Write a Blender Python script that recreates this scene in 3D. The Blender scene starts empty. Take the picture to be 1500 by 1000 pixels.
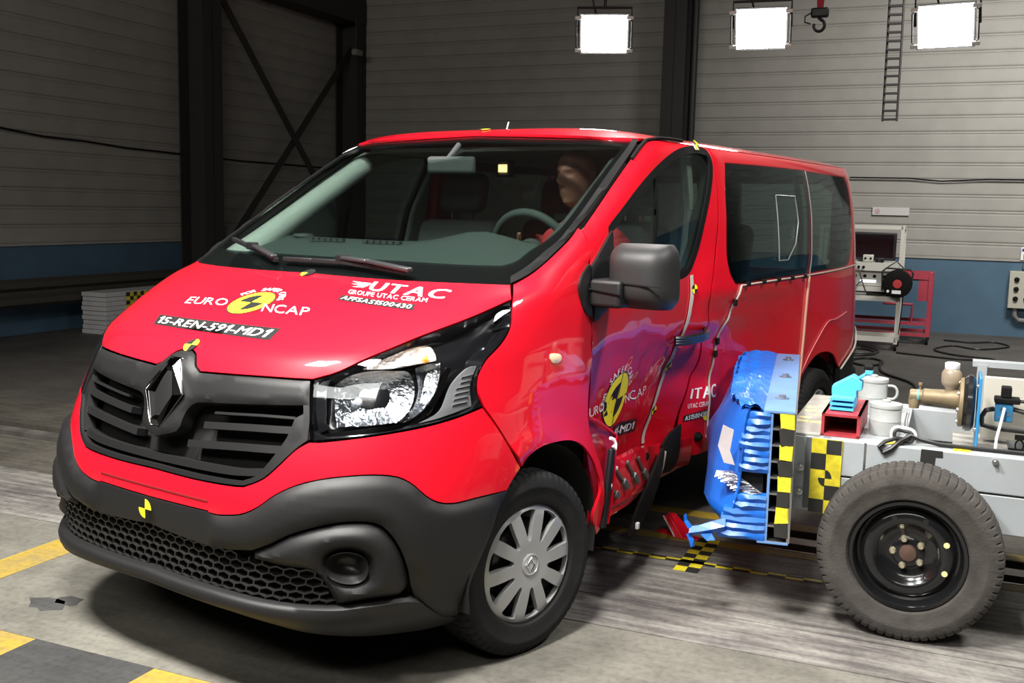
import bpy, bmesh, math, random
import numpy as np
from mathutils import Vector, Matrix
from mathutils.geometry import delaunay_2d_cdt
random.seed(7)
scene = bpy.context.scene
COL = scene.collection
# ------------------------------------------------------------------ camera
cd = bpy.data.cameras.new('camera'); cam = bpy.data.objects.new('camera', cd); COL.objects.link(cam)
cr, cu, cf = Vector((.567187, -.823268, .022993)), Vector((.092913, .091701, .991442)), Vector((.818332, .560197, -.128504))
cam.matrix_world = Matrix(((cr.x, cu.x, -cf.x, -2.987198), (cr.y, cu.y, -cf.y, -2.894443), (cr.z, cu.z, -cf.z, 1.591986), (0, 0, 0, 1)))
cd.sensor_width = 36; cd.lens = 36.27125; cd.clip_start = .05; cd.clip_end = 100
scene.camera = cam
# ------------------------------------------------------------------ the hall's frame (the van stands 11 degrees off the test track)
TH = math.radians(11.334); CT, ST = math.cos(TH), math.sin(TH)
def B(x, y, z): return (x*CT - y*ST, x*ST + y*CT, z)
# ------------------------------------------------------------------ world, lamps, exposure
w = bpy.data.worlds.new('hall_air'); scene.world = w; w.use_nodes = True
w.node_tree.nodes['Background'].inputs[0].default_value = (.82, .86, .80, 1)
w.node_tree.nodes['Background'].inputs[1].default_value = .06
scene.view_settings.view_transform = 'Standard'; scene.view_settings.look = 'None'
scene.view_settings.gamma = 1; scene.view_settings.use_curve_mapping = False
scene.view_settings.exposure = 0.0
def area(name, loc, target, size, power, color=(1, .97, .92), sy=None):
    l = bpy.data.lights.new(name, 'AREA'); l.energy = power; l.color = color; l.shape = 'RECTANGLE'; l.size = size; l.size_y = sy or size
    o = bpy.data.objects.new(name, l); COL.objects.link(o); o.location = B(*loc)
    d = Vector(B(*target)) - Vector(B(*loc)); o.rotation_euler = d.to_track_quat('-Z', 'Y').to_euler(); return o

# the hall's high-speed film lighting: banks of floodlights under the roof, above and in front of the van
def bank(name, loc, target, size, power, spread, **k):
    o = area(name, loc, target, size, power, **k); o.data.spread = math.radians(spread); return o
bank('flood_bank_front', (-2.3, .9, 5.0), (-.2, .2, .6), .8, 200, 100)
bank('flood_bank_front', (-2.6, -1.0, 5.0), (-.1, -.4, .5), .7, 200, 100)
bank('flood_bank_side', (.6, -4.4, 5.0), (1.2, -2.2, .3), .8, 85, 100)
bank('flood_bank_top', (4.6, -.2, 5.6), (2.6, -.2, 1.0), 1.0, 120, 110)
bank('flood_bank_rear', (7.6, -3.4, 5.4), (12.0, -3.6, .6), 1.6, 240, 130)
# added fill lamp behind the camera, stands in for the hall's ambient light
bank('ambient_fill', (-6.5, 0, 5.6), (9.0, 1.5, 1.2), 9, 260, 150, sy=.8, color=(1, .96, .88))

# ------------------------------------------------------------------ helpers
def tag(o, label=None, cat=None, group=None, kind=None):
    if label: o['label'] = label
    if cat: o['category'] = cat
    if group: o['group'] = group
    if kind: o['kind'] = kind
    return o
def empty(name, loc=(0, 0, 0), rz=0, parent=None):
    o = bpy.data.objects.new(name, None); COL.objects.link(o); o.location = loc; o.rotation_euler = (0, 0, rz)
    o.empty_display_size = .1
    if parent: o.parent = parent
    return o
def link(name, me, mat, parent=None, smooth=True, bevel=0, seg=2):
    o = bpy.data.objects.new(name, me); COL.objects.link(o)
    for m in (mat if isinstance(mat, (list, tuple)) else [mat]): me.materials.append(m)
    if smooth:
        for p in me.polygons: p.use_smooth = True
        me.set_sharp_from_angle(angle=math.radians(38))
    if parent: o.parent = parent
    if bevel:
        b = o.modifiers.new('bevel', 'BEVEL'); b.width = bevel; b.segments = seg; b.limit_method = 'ANGLE'; b.angle_limit = .7
    return o
class MB:
    """collects boxes, tubes, lathes and prisms of ONE piece"""
    def __init__(s, tf=None): s.v = []; s.f = []; s.mi = []; s.tf = tf
    def add(s, vs, fs, mi=0):
        n = len(s.v); s.v += [tuple(p) for p in vs]; s.f += [tuple(i+n for i in f) for f in fs]; s.mi += [mi]*len(fs); return s
    def box(s, c, d, rot=None, mi=0):
        P = [Vector((sx*d[0]/2, sy*d[1]/2, sz*d[2]/2)) for sx in (-1, 1) for sy in (-1, 1) for sz in (-1, 1)]
        if rot is not None: P = [rot @ p for p in P]
        P = [p+Vector(c) for p in P]
        return s.add(P, [(0, 1, 3, 2), (4, 6, 7, 5), (0, 4, 5, 1), (2, 3, 7, 6), (0, 2, 6, 4), (1, 5, 7, 3)], mi)
    def bx(s, x0, x1, y0, y1, z0, z1, mi=0): return s.box(((x0+x1)/2, (y0+y1)/2, (z0+z1)/2), (abs(x1-x0), abs(y1-y0), abs(z1-z0)), None, mi)
    def beam(s, a, b, wd, ht, up=(0, 0, 1), mi=0):
        a = Vector(a); b = Vector(b); d = (b-a); L = d.length; d.normalize(); u = Vector(up); x = d.cross(u)
        if x.length < 1e-4: u = Vector((1, 0, 0)); x = d.cross(u)
        x.normalize(); u = x.cross(d)
        R = Matrix((x, d, u)).transposed(); return s.box((a+b)/2, (wd, L, ht), R, mi)
    def tube(s, pts, r, n=8, closed=False, caps=True, mi=0):
        pts = [Vector(p) for p in pts]; m = len(pts); rr = r if isinstance(r, (list, tuple)) else [r]*m
        vs = []; x = None
        for i, p in enumerate(pts):
            if closed: d = pts[(i+1) % m]-pts[i-1]
            else: d = pts[min(i+1, m-1)]-pts[max(i-1, 0)]
            d.normalize()
            if x is None:
                x = d.orthogonal().normalized()
            else:
                x = (x-d*x.dot(d));
                x = x.normalized() if x.length > 1e-6 else d.orthogonal().normalized()
            y = d.cross(x)
            for k in range(n):
                a = 2*math.pi*k/n; vs.append(p+(x*math.cos(a)+y*math.sin(a))*rr[i])
        fs = []
        for i in range(m if closed else m-1):
            j = (i+1) % m
            for k in range(n): fs.append((i*n+k, i*n+(k+1) % n, j*n+(k+1) % n, j*n+k))
        if caps and not closed: fs += [tuple(range(n-1, -1, -1)), tuple((m-1)*n+k for k in range(n))]
        return s.add(vs, fs, mi)
    def lathe(s, prof, c=(0, 0, 0), axis=(0, 0, 1), n=32, closed=False, mi=0):
        """prof: (radius, along-axis)"""
        ax = Vector(axis).normalized(); x = ax.orthogonal().normalized(); y = ax.cross(x); c = Vector(c)
        vs = []
        for r, h in prof:
            for k in range(n):
                a = 2*math.pi*k/n; vs.append(c+ax*h+(x*math.cos(a)+y*math.sin(a))*r)
        fs = []; m = len(prof)
        for i in range(m if closed else m-1):
            j = (i+1) % m
            for k in range(n): fs.append((i*n+k, i*n+(k+1) % n, j*n+(k+1) % n, j*n+k))
        if not closed:
            if prof[0][0] > 1e-5: fs.append(tuple(range(n-1, -1, -1)))
            if prof[-1][0] > 1e-5: fs.append(tuple((m-1)*n+k for k in range(n)))
        return s.add(vs, fs, mi)
    def prism(s, poly, f0, f1, mi=0):
        """poly of 2D points; f0/f1 map a 2D point to the two caps"""
        n = len(poly); vs = [f0(*p) for p in poly]+[f1(*p) for p in poly]
        return s.add(vs, [tuple(range(n)), tuple(range(2*n-1, n-1, -1))]+[(i, (i+1) % n, n+(i+1) % n, n+i) for i in range(n)], mi)
    def build(s, name, mat, parent=None, smooth=True, bevel=0, seg=2, hall=False):
        v = [B(*p) for p in s.v] if hall else s.v
        me = bpy.data.meshes.new(name); me.from_pydata([tuple(p) for p in v], [], s.f)
        bm = bmesh.new(); bm.from_mesh(me)
        bmesh.ops.remove_doubles(bm, verts=bm.verts, dist=1e-6)
        bmesh.ops.recalc_face_normals(bm, faces=bm.faces); bm.to_mesh(me); bm.free()
        if any(s.mi) and len(me.polygons) == len(s.mi): me.polygons.foreach_set('material_index', s.mi)
        return link(name, me, mat, parent, smooth, bevel, seg)
# ---- procedural materials
MATS = {}
def mat(name, col=(.5, .5, .5), rough=.5, metal=0, coat=0, noise=0, nscale=20, bump=0, bscale=60, emit=None, estr=1, spec=.5, col2=None, trans=0, ior=1.45, alpha=1, nlo=.35, nhi=.65, det=4, coords='Object', stretch=(1, 1, 1)):
    if name in MATS: return MATS[name]
    m = bpy.data.materials.new(name); m.use_nodes = True; nt = m.node_tree; b = nt.nodes['Principled BSDF']
    I = b.inputs
    I['Base Color'].default_value = (*col, 1); I['Roughness'].default_value = rough; I['Metallic'].default_value = metal
    I['Coat Weight'].default_value = coat; I['Coat Roughness'].default_value = .04
    I['Specular IOR Level'].default_value = spec; I['Transmission Weight'].default_value = trans; I['IOR'].default_value = ior
    I['Alpha'].default_value = alpha
    tc = nt.nodes.new('ShaderNodeTexCoord'); mp = nt.nodes.new('ShaderNodeMapping'); mp.inputs['Scale'].default_value = stretch
    nt.links.new(tc.outputs[coords], mp.inputs[0])
    if noise or col2:
        n = nt.nodes.new('ShaderNodeTexNoise'); n.inputs['Scale'].default_value = nscale; n.inputs['Detail'].default_value = det
        nt.links.new(mp.outputs[0], n.inputs['Vector'])
        r = nt.nodes.new('ShaderNodeValToRGB'); r.color_ramp.elements[0].position = nlo; r.color_ramp.elements[1].position = nhi
        c2 = col2 or tuple(c*(1-noise) for c in col)
        r.color_ramp.elements[0].color = (*c2, 1); r.color_ramp.elements[1].color = (*col, 1)
        nt.links.new(n.outputs[0], r.inputs[0]); nt.links.new(r.outputs[0], I['Base Color'])
    if bump:
        n2 = nt.nodes.new('ShaderNodeTexNoise'); n2.inputs['Scale'].default_value = bscale; n2.inputs['Detail'].default_value = 3
        nt.links.new(mp.outputs[0], n2.inputs['Vector'])
        bp = nt.nodes.new('ShaderNodeBump'); bp.inputs['Strength'].default_value = bump; bp.inputs['Distance'].default_value = .01
        nt.links.new(n2.outputs[0], bp.inputs['Height']); nt.links.new(bp.outputs[0], I['Normal'])
    if emit: I['Emission Color'].default_value = (*emit, 1); I['Emission Strength'].default_value = estr
    MATS[name] = m; return m
def glass(name, tint=(.8, .9, .86), refl=.08, rough=.0):
    """thin tinted sheet: clear transmission with a fresnel gloss"""
    m = bpy.data.materials.new(name); m.use_nodes = True; nt = m.node_tree; nt.nodes.remove(nt.nodes['Principled BSDF'])
    t = nt.nodes.new('ShaderNodeBsdfTransparent'); t.inputs[0].default_value = (*tint, 1)
    g = nt.nodes.new('ShaderNodeBsdfGlossy'); g.inputs['Roughness'].default_value = rough; g.inputs[0].default_value = (.9, .95, 1, 1)
    f = nt.nodes.new('ShaderNodeFresnel'); f.inputs[0].default_value = 1.5
    ml = nt.nodes.new('ShaderNodeMath'); ml.operation = 'MULTIPLY'; ml.inputs[1].default_value = refl
    nt.links.new(f.outputs[0], ml.inputs[0])
    x = nt.nodes.new('ShaderNodeMixShader'); nt.links.new(ml.outputs[0], x.inputs[0]); nt.links.new(t.outputs[0], x.inputs[1]); nt.links.new(g.outputs[0], x.inputs[2])
    nt.links.new(x.outputs[0], nt.nodes['Material Output'].inputs[0]); MATS[name] = m; return m
RED = mat('red_paint', (.62, .006, .018), .38, coat=1.0, spec=.15)
BLK = mat('black_plastic', (.0085, .0085, .009), .48, bump=.12, bscale=900, spec=.38)
BLKG = mat('gloss_black', (.006, .006, .007), .08, coat=.5)
RUB = mat('black_rubber', (.006, .006, .006), .7, spec=.15)
DARK = mat('dark_void', (.004, .004, .004), .9)
CHR = mat('chrome', (.86, .87, .88), .08, metal=1)
ALU = mat('brushed_steel', (.55, .56, .57), .35, metal=1, noise=.25, nscale=30)
WHT = mat('white_vinyl', (.82, .82, .82), .4)
YEL = mat('yellow_vinyl', (.85, .72, .02), .45)
BKV = mat('black_vinyl', (.012, .012, .012), .45)
GLS = glass('windscreen_glass', (.80, .86, .83), .40)
GLD = glass('privacy_glass', (.58, .65, .63), .6)
GLC = glass('lamp_glass', (.95, .96, .97), .45)

TR={
 'hood':[(0.0,1.3265,1),(0.1595,1.3244),(0.3154,1.3246),(0.4479,1.3263),(0.5721,1.3252,1),(0.635,1.282,1),(0.5716,1.2284),(0.5047,1.174),(0.4433,1.1108),(0.4042,1.0673),(0.3583,1.0398,1),(0.2486,1.0371),(0.1173,1.03),(0.0774,1.0272,1),(0.0606,1.0387),(0.0348,1.0758),(0.0108,1.0875,1),(0.0,1.0912,1)],
 'grille_frame':[(0.0,1.0894,1),(0.0125,1.0856,1),(0.0327,1.0755),(0.0584,1.0384),(0.0766,1.0239,1),(0.1186,1.027),(0.2496,1.0341),(0.3553,1.0355,1),(0.3696,0.9614),(0.3776,0.9134),(0.3814,0.8591,1),(0.3627,0.8329),(0.3322,0.776),(0.3086,0.7372),(0.2759,0.7101),(0.2496,0.7023),(0.1371,0.6969),(0.0,0.6988,1)],
 'bumper_red':[(0.0,0.6966,1),(0.1374,0.6948),(0.25,0.6993),(0.2762,0.7081),(0.3088,0.7352),(0.3325,0.774),(0.363,0.8309),(0.3847,0.8543,1),(0.4025,0.8547),(0.4605,0.8671),(0.5215,0.8797),(0.5891,0.8938),(0.6551,0.9112),(0.7169,0.9334,1),(0.7585,0.8716),(0.8111,0.7877),(0.8627,0.7024,1),(0.8404,0.67),(0.8222,0.6388,1),(0.7379,0.6442),(0.6735,0.6448),(0.6386,0.6589),(0.6135,0.6838),(0.5881,0.7197),(0.5644,0.7439),(0.5372,0.7574),(0.4921,0.7615),(0.4318,0.7521),(0.3793,0.7286),(0.3383,0.6923),(0.308,0.6513),(0.2793,0.6247),(0.2526,0.6115),(0.2113,0.6014),(0.186,0.6021,1),(0.1849,0.6062,1),(0.0,0.6028,1)],
 'bumper_black':[(0.0,0.6002,1),(0.185,0.604,1),(0.1871,0.6002,1),(0.2114,0.5993),(0.2527,0.6094),(0.2795,0.6226),(0.3081,0.6493),(0.3385,0.6903),(0.3796,0.7266),(0.432,0.7501),(0.4923,0.7595),(0.5373,0.7553),(0.5645,0.7419),(0.5883,0.7177),(0.6136,0.6817),(0.6387,0.6568),(0.6736,0.6426),(0.738,0.6419),(0.8212,0.6368,1),(0.7965,0.5849),(0.7765,0.5195),(0.7574,0.4628),(0.7429,0.3698),(0.7412,0.2792),(0.734,0.1874,1),(0.673,0.2443,1),(0.6083,0.3608,1),(0.5958,0.4),(0.5834,0.4576),(0.5653,0.5384),(0.5443,0.5914),(0.5233,0.616),(0.4878,0.6249),(0.4412,0.6155),(0.3811,0.5825),(0.3348,0.5391),(0.2967,0.5096,1),(0.2112,0.4928),(0.0701,0.5013),(0.0,0.5106,1)],
 'bumper_lip':[(0.0,0.3696,1),(0.076,0.3593),(0.2192,0.3603),(0.3309,0.3523),(0.4003,0.3505),(0.4692,0.351,1),(0.5243,0.3628),(0.5827,0.3635),(0.6087,0.3582,1),(0.6729,0.2392,1),(0.7341,0.1827,1),(0.6884,0.1729),(0.6388,0.1733),(0.5804,0.1931),(0.5033,0.2071),(0.4411,0.2346),(0.3554,0.2768),(0.2506,0.3031),(0.0757,0.3115),(0.0,0.3194,1)],
 'bumper_mesh':[(0.0,0.5106,1),(0.0702,0.5036),(0.2112,0.4928),(0.2966,0.4782),(0.3687,0.4694),(0.4031,0.4676),(0.4247,0.4508),(0.4446,0.4136),(0.4691,0.3522,1),(0.4003,0.3505),(0.3309,0.3523),(0.2191,0.3614),(0.076,0.3593),(0.0,0.3696,1)],
 'windshield':[(0.0,1.3287,1),(0.1567,1.3265),(0.3133,1.3266),(0.4461,1.3284),(0.5688,1.3284,1),(0.6134,1.3786),(0.6293,1.4303),(0.6413,1.4839),(0.6372,1.529),(0.6454,1.5836),(0.6353,1.7387),(0.6356,1.889,1),(0.4687,1.8958),(0.2881,1.9048),(0.0,1.9205,1)],
 'ws_clear':[(0.0,1.3918,1),(0.2596,1.3918),(0.4021,1.3909),(0.4957,1.3923,1),(0.5243,1.4096),(0.5353,1.4431),(0.5741,1.5279),(0.5675,1.7021),(0.5733,1.8641,1),(0.4792,1.8699),(0.3031,1.8776),(0.0,1.8937,1)],
 'upper_bar':[(0.0,1.0894,1),(0.0125,1.0856,1),(0.0327,1.0755),(0.0584,1.0384),(0.0766,1.0239,1),(0.1186,1.027),(0.2496,1.0341),(0.3546,1.0354,1),(0.3683,0.9613,1),(0.2707,0.9519),(0.1309,0.9355),(0.093,0.9266),(0.0767,0.9039),(0.0691,0.8695),(0.0599,0.8303),(0.0,0.8,1)],
 'headlight':[(0.3602,1.0379,1),(0.4051,1.0643),(0.4457,1.107),(0.5069,1.1711),(0.5742,1.2253),(0.6412,1.2756,1),(0.7001,1.2068),(0.7154,1.1696),(0.7112,1.1257),(0.6954,1.0775),(0.6871,1.0339),(0.695,0.9854),(0.7145,0.9381,1),(0.6545,0.9155),(0.5887,0.898),(0.5212,0.8827),(0.46,0.8711),(0.3907,0.8578,1),(0.3757,0.9416)],
 'fender':[(0.5794,1.3252,1),(0.6172,1.374),(0.6361,1.4232),(0.6485,1.4765),(0.645,1.524,1),(0.6908,1.5067),(0.7607,1.469),(0.9014,1.3956),(1.1204,1.1754),(1.1738,0.9423),(1.2201,0.785),(1.2956,0.6829),(1.3667,0.5762),(1.3917,0.4596),(1.4371,0.3399),(1.3988,0.3074,1),(1.3331,0.4024),(1.3438,0.5178),(1.3127,0.5815),(1.2671,0.6435),(1.1835,0.7074),(1.087,0.7438),(0.9841,0.7566),(0.9247,0.7547),(0.8828,0.7348),(0.8649,0.7041,1),(0.813,0.7895),(0.7602,0.8734),(0.7182,0.9364,1),(0.6976,0.985),(0.6896,1.0336),(0.6983,1.0762),(0.7156,1.1232),(0.7202,1.1671),(0.7037,1.2066),(0.646,1.2755)],
 'fog':[(0.4402,0.4838),(0.4461,0.5169),(0.466,0.5325),(0.4893,0.5297),(0.5067,0.511),(0.5116,0.4818),(0.5075,0.448),(0.4911,0.4334),(0.4685,0.4367),(0.4484,0.4548)],
 'turn':[(0.91,1.066),(0.9149,1.0798),(0.9386,1.0774),(0.9569,1.0684),(0.9596,1.053),(0.9447,1.0431),(0.9216,1.0458)],
 'door_out':[(0.3823,1.5166,1),(0.4686,1.5707),(0.7135,1.7247),(0.9883,1.8808),(1.1275,1.9162),(1.3354,1.9462),(1.6556,1.9761),(1.804,1.9703,1),(1.6709,1.8535),(1.6347,1.6277),(1.6196,1.4345),(1.6075,1.2918),(1.6019,1.1738),(1.6788,1.0185),(1.7046,0.9011),(1.6922,0.8207),(1.6637,0.7179),(1.6506,0.613),(1.6268,0.4743),(1.5721,0.4289),(1.252,0.4438),(1.0896,0.4068,1),(0.8216,0.6296),(0.4529,0.8187,1),(0.3796,1.1747),(0.3806,1.3954),(0.3859,1.469),(0.3862,1.5016)],
 'door_glass':[(0.56,1.5168,1),(0.7815,1.6423),(0.9794,1.7403),(1.145,1.8082),(1.2938,1.8517),(1.4668,1.8739),(1.5794,1.8677,1),(1.6055,1.8183),(1.548,1.6831),(1.4953,1.5561),(1.4697,1.4198),(1.4363,1.341),(1.3941,1.3174,1),(1.2655,1.3046),(0.5691,1.2801,1)],
 'sail':[(0.3841,1.3774,1),(0.5546,1.5168,1),(0.5691,1.2801,1),(0.4566,1.2079),(0.3904,1.1686,1)],
 'fender_trim':[(0.3702,1.3907,1),(0.3752,1.3036),(0.3725,1.1908,1),(0.3233,1.2173),(0.2898,1.2952),(0.3078,1.3447)],
 'side_out':[(1.823,1.9717,1),(2.3312,1.9678),(3.182,1.9538),(3.9527,1.9204,1),(3.9348,1.7067),(3.9064,1.2837),(3.8976,0.9016),(3.7989,0.708,1),(3.4677,0.6342,1),(3.4083,0.6925),(3.3343,0.73),(3.2683,0.7428),(3.177,0.7328),(3.1024,0.6904),(3.053,0.617),(3.0139,0.5391),(3.019,0.4338,1),(3.1693,0.2316,1),(2.3778,0.3662),(1.9398,0.3617),(1.7473,0.3446,1),(1.6865,0.4664),(1.6855,0.6091),(1.696,0.711),(1.727,0.8139),(1.7173,0.9),(1.6936,1.0173),(1.6143,1.1731),(1.6184,1.2915),(1.6314,1.4343),(1.649,1.6279),(1.6877,1.8544)],
 'win1':[(1.782,1.8348,1),(2.3017,1.8423),(2.9313,1.8459,1),(2.9063,1.2518,1),(2.3071,1.2468),(1.8751,1.2421),(1.8058,1.2586),(1.7312,1.3475),(1.702,1.4596),(1.7188,1.7134)],
 'win2':[(2.9532,1.843,1),(3.7664,1.8358,1),(3.8188,1.7744),(3.71,1.5035),(3.566,1.325),(3.4731,1.2726,1),(2.9283,1.2549,1)],
 'rearbump':[(3.4686,0.6297,1),(3.8181,0.7014,1),(3.9297,0.4865),(3.9454,0.297,1),(3.6068,0.3472,1),(3.4733,0.5026)],
 'sl0':[(0.1491,0.9108),(0.2704,0.9229),(0.3435,0.9242)],
 'sl1':[(0.1261,0.8676),(0.2459,0.8815),(0.3412,0.8873)],
 'sl2':[(0.0887,0.8012),(0.2233,0.8186),(0.3308,0.8268)],
 'sl3':[(-0.0049,0.745),(0.1424,0.7393),(0.2353,0.7432),(0.3048,0.7551)],
 'gr_end':[(0.3691,0.9491,1),(0.3822,0.8632,1),(0.3598,0.8346),(0.329,0.7796),(0.3075,0.7452,1),(0.2973,0.7558,1),(0.317,0.8043),(0.3364,0.8642),(0.3439,0.9222,1)],
 'trim_in':[(0.5688,1.3284,1),(0.6134,1.3786),(0.6293,1.4303),(0.6413,1.4839),(0.6372,1.529),(0.6454,1.5836),(0.6353,1.7387),(0.6356,1.889,1),(0.6041,1.8943,1),(0.5961,1.7432),(0.6054,1.5881),(0.6069,1.5184),(0.6066,1.4761),(0.5897,1.4347),(0.5763,1.3898),(0.5494,1.3503,1)],
 'hoodseam':[(0.5772,1.3263),(0.6448,1.2755)],
 'bumper_pod':[(0.2967,0.5073,1),(0.3348,0.5369),(0.3811,0.5804),(0.4412,0.6135),(0.4878,0.6228),(0.5234,0.6139),(0.5431,0.5895),(0.564,0.5365),(0.5823,0.4555),(0.5944,0.4005),(0.5824,0.366,1),(0.524,0.3652),(0.4691,0.3522,1),(0.4446,0.4136),(0.4247,0.4508),(0.4031,0.4676),(0.3687,0.4694),(0.2966,0.4782,1)],
 'hl_main':[(0.4015,1.0297,1),(0.4239,1.0605),(0.4591,1.0754),(0.5036,1.0735),(0.5362,1.0678),(0.5598,1.0117),(0.5583,0.9491),(0.5386,0.916,1),(0.4764,0.9081),(0.4272,0.9052,1),(0.4119,0.9717)],
 'hl_second':[(0.5467,1.0793,1),(0.5704,1.0923),(0.5938,1.0944,1),(0.6046,1.0507),(0.5984,0.9697),(0.5605,0.9142),(0.5438,0.9156,1),(0.564,0.9556),(0.5666,1.0112)],
 'hl_ind':[(0.4445,1.0798,1),(0.4708,1.1173),(0.498,1.1438),(0.5314,1.1504),(0.5605,1.1298),(0.5817,1.102,1),(0.5387,1.0901),(0.4887,1.0791)],
 'hl_grey':[(0.5811,0.9086,1),(0.6214,0.9409),(0.6339,1.0189),(0.6632,1.0666),(0.6846,1.0714,1),(0.6776,1.0132),(0.6923,0.9443,1),(0.6241,0.9193)],
 'hl_strip':[(0.3997,0.8803,1),(0.4775,0.8992),(0.5394,0.909),(0.5718,0.9305),(0.5942,0.9667),(0.608,1.0289),(0.6144,1.0751,1),(0.6255,1.0705,1),(0.6187,1.0063),(0.6057,0.9513),(0.5807,0.9122),(0.543,0.8963),(0.4791,0.8855),(0.4014,0.8736,1)],
 'hl_inner':[(0.3597,1.0302,1),(0.3921,1.0464,1),(0.3896,1.0187),(0.4054,0.9164,1),(0.4164,0.8998,1),(0.3973,0.8815,1)],
}
QD={
 'h_euro':[(-0.2136,1.2036),(-0.067,1.2107),(-0.0936,1.2302),(-0.2272,1.224)],
 'h_ncap':[(0.0668,1.2054),(0.2098,1.2062),(0.1876,1.2284),(0.0397,1.2271)],
 'h_strip':[(-0.2112,1.1374),(0.1966,1.1352),(0.1877,1.1675),(-0.2362,1.1651)],
 'h_utac':[(0.2589,1.2879),(0.4635,1.2753),(0.4477,1.302),(0.232,1.3131)],
 'h_bird':[(0.2004,1.2925),(0.254,1.2875),(0.2408,1.3065),(0.1743,1.3098)],
 'h_group':[(0.225,1.2743),(0.4323,1.2644),(0.4228,1.2762),(0.2102,1.2859)],
 'h_aff':[(0.2223,1.2565),(0.424,1.2418),(0.4128,1.258),(0.2153,1.2705)],
 'h_circ':[(-0.014,1.2265),(-0.0694,1.2068),(0.0401,1.2465),(-0.014,1.2265)],
 'h_mark0':[(-0.0031,1.0921),(-0.0031,1.0921),(-0.0031,1.0921),(-0.0031,1.0921)],
 'd_euro':[(0.4291,0.793),(0.6726,0.7741),(0.6474,0.8164),(0.417,0.8306)],
 'd_ncap':[(0.9942,0.7494),(1.2782,0.7485),(1.2488,0.7963),(0.9556,0.7925)],
 'd_circ':[(0.7906,0.8073),(0.6519,0.8098),(1.0013,0.7922),(0.7369,0.8989)],
 'd_strip':[(1.036,0.5779),(1.2853,0.5694),(1.2328,0.6327),(0.8233,0.672)],
 'd_utac':[(1.7255,0.6637),(1.9276,0.6512),(1.9288,0.7206),(1.7211,0.7146)],
 'd_group':[(1.728,0.6123),(1.8531,0.6182),(1.85,0.6434),(1.7225,0.6363)],
 'd_aff':[(1.7156,0.5441),(1.8436,0.5627),(1.8404,0.5985),(1.7159,0.5765)],
 'd_handle':[(1.3821,0.9898),(1.5978,0.9801),(1.5512,1.029),(1.3539,1.0328)],
}

# ------------------------------------------------------------------ van body surface
def pch(tab):
    xs = np.array([p[0] for p in tab], float); ys = np.array([p[1] for p in tab], float); h = np.diff(xs); d = np.diff(ys)/h
    m = np.zeros(len(xs)); m[0] = d[0]; m[-1] = d[-1]
    for i in range(1, len(xs)-1):
        if d[i-1]*d[i] > 0:
            w1 = 2*h[i]+h[i-1]; w2 = h[i]+2*h[i-1]; m[i] = (w1+w2)/(w1/d[i-1]+w2/d[i])
    def f(x):
        x = np.asarray(x, float); i = np.clip(np.searchsorted(xs, x)-1, 0, len(xs)-2); t = (x-xs[i])/h[i]; q = np.clip(t, 0, 1)
        v = (2*q**3-3*q**2+1)*ys[i]+(q**3-2*q**2+q)*h[i]*m[i]+(-2*q**3+3*q**2)*ys[i+1]+(q**3-q**2)*h[i]*m[i+1]
        return v+np.where(t < 0, t*h[i]*m[i], 0)+np.where(t > 1, (t-1)*h[i]*m[i+1], 0)
    return f
ZX = [(0.22, -0.84), (0.27, -0.885), (0.33, -0.9), (0.45, -0.89), (0.56, -0.891), (0.65, -0.885), (0.75, -0.865), (0.85, -0.838), (0.95, -0.805), (1.03, -0.768), (1.093, -0.715), (1.15, -0.61), (1.22, -0.45), (1.28, -0.29), (1.324, -0.156), (1.4, -0.022), (1.5, 0.15), (1.6, 0.322), (1.7, 0.495), (1.8, 0.67), (1.9, 0.85), (1.93, 0.91)]
WZ = [(0.22, 0.87), (0.3, 0.925), (0.4, 0.95), (0.5, 0.966), (0.7, 0.966), (0.9, 0.962), (1.1, 0.955), (1.2, 0.95), (1.3, 0.942), (1.4, 0.935), (1.5, 0.925), (1.6, 0.912), (1.7, 0.895), (1.8, 0.872), (1.88, 0.845), (1.93, 0.8)]
AZ = [(0.22, 1.0), (1.0, 1.0), (1.1, 0.93), (1.2, 0.76), (1.327, 0.5), (1.6, 0.45), (1.93, 0.38)]
NZ = [(0.22, 3.2), (0.5, 3.5), (0.75, 3.15), (1.05, 2.85), (1.15, 3.0), (1.327, 3.5), (1.93, 3.8)]
xf, wz, az, nz = pch(ZX), pch(WZ), pch(AZ), pch(NZ)
XR = 4.02
def side_taper(x):
    u = np.clip((x-2.6)/1.4, 0, 1); e = np.clip((x-3.80)/(XR-3.80), 0, .999)
    return .03*u*u+.16*(1-np.sqrt(1-e**2.5))
def S(t, z):
    """plan outlines stacked in z: |t|<1 runs round the nose (0 = centre line), beyond that along the flank"""
    t, z = np.broadcast_arrays(np.asarray(t, float), np.asarray(z, float)); sg = np.where(t < 0, 1., -1.); t = np.abs(t)
    a, n, x0, w = az(z), nz(z), xf(z), wz(z); xc = x0+a; tt = np.clip(t, 0, 1)*np.pi/2
    r = (np.sin(tt)**n+np.cos(tt)**n)**(-1/n)
    X = np.where(t > 1, xc+t-1, xc-a*r*np.cos(tt)); Y = np.where(t > 1, w-side_taper(xc+t-1), w*r*np.sin(tt))
    return np.stack([X, sg*Y, z], -1)
def flank(x, z):
    x, z = np.broadcast_arrays(np.asarray(x, float), np.asarray(z, float))
    a, n, x0, w = az(z), nz(z), xf(z), wz(z); xc = x0+a
    q = np.clip((xc-x)/a, 0, .9999)
    return w*(1-q**n)**(1/n)-side_taper(x)
DX = [0.3, 0.4, 0.7, 1.1, 1.44, 1.65, 1.85, 2.3, 2.9, 3.5]
DZ = [0.2, 0.5, 0.75, 0.95, 1.1, 1.22, 1.35, 1.6, 1.85]
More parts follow.
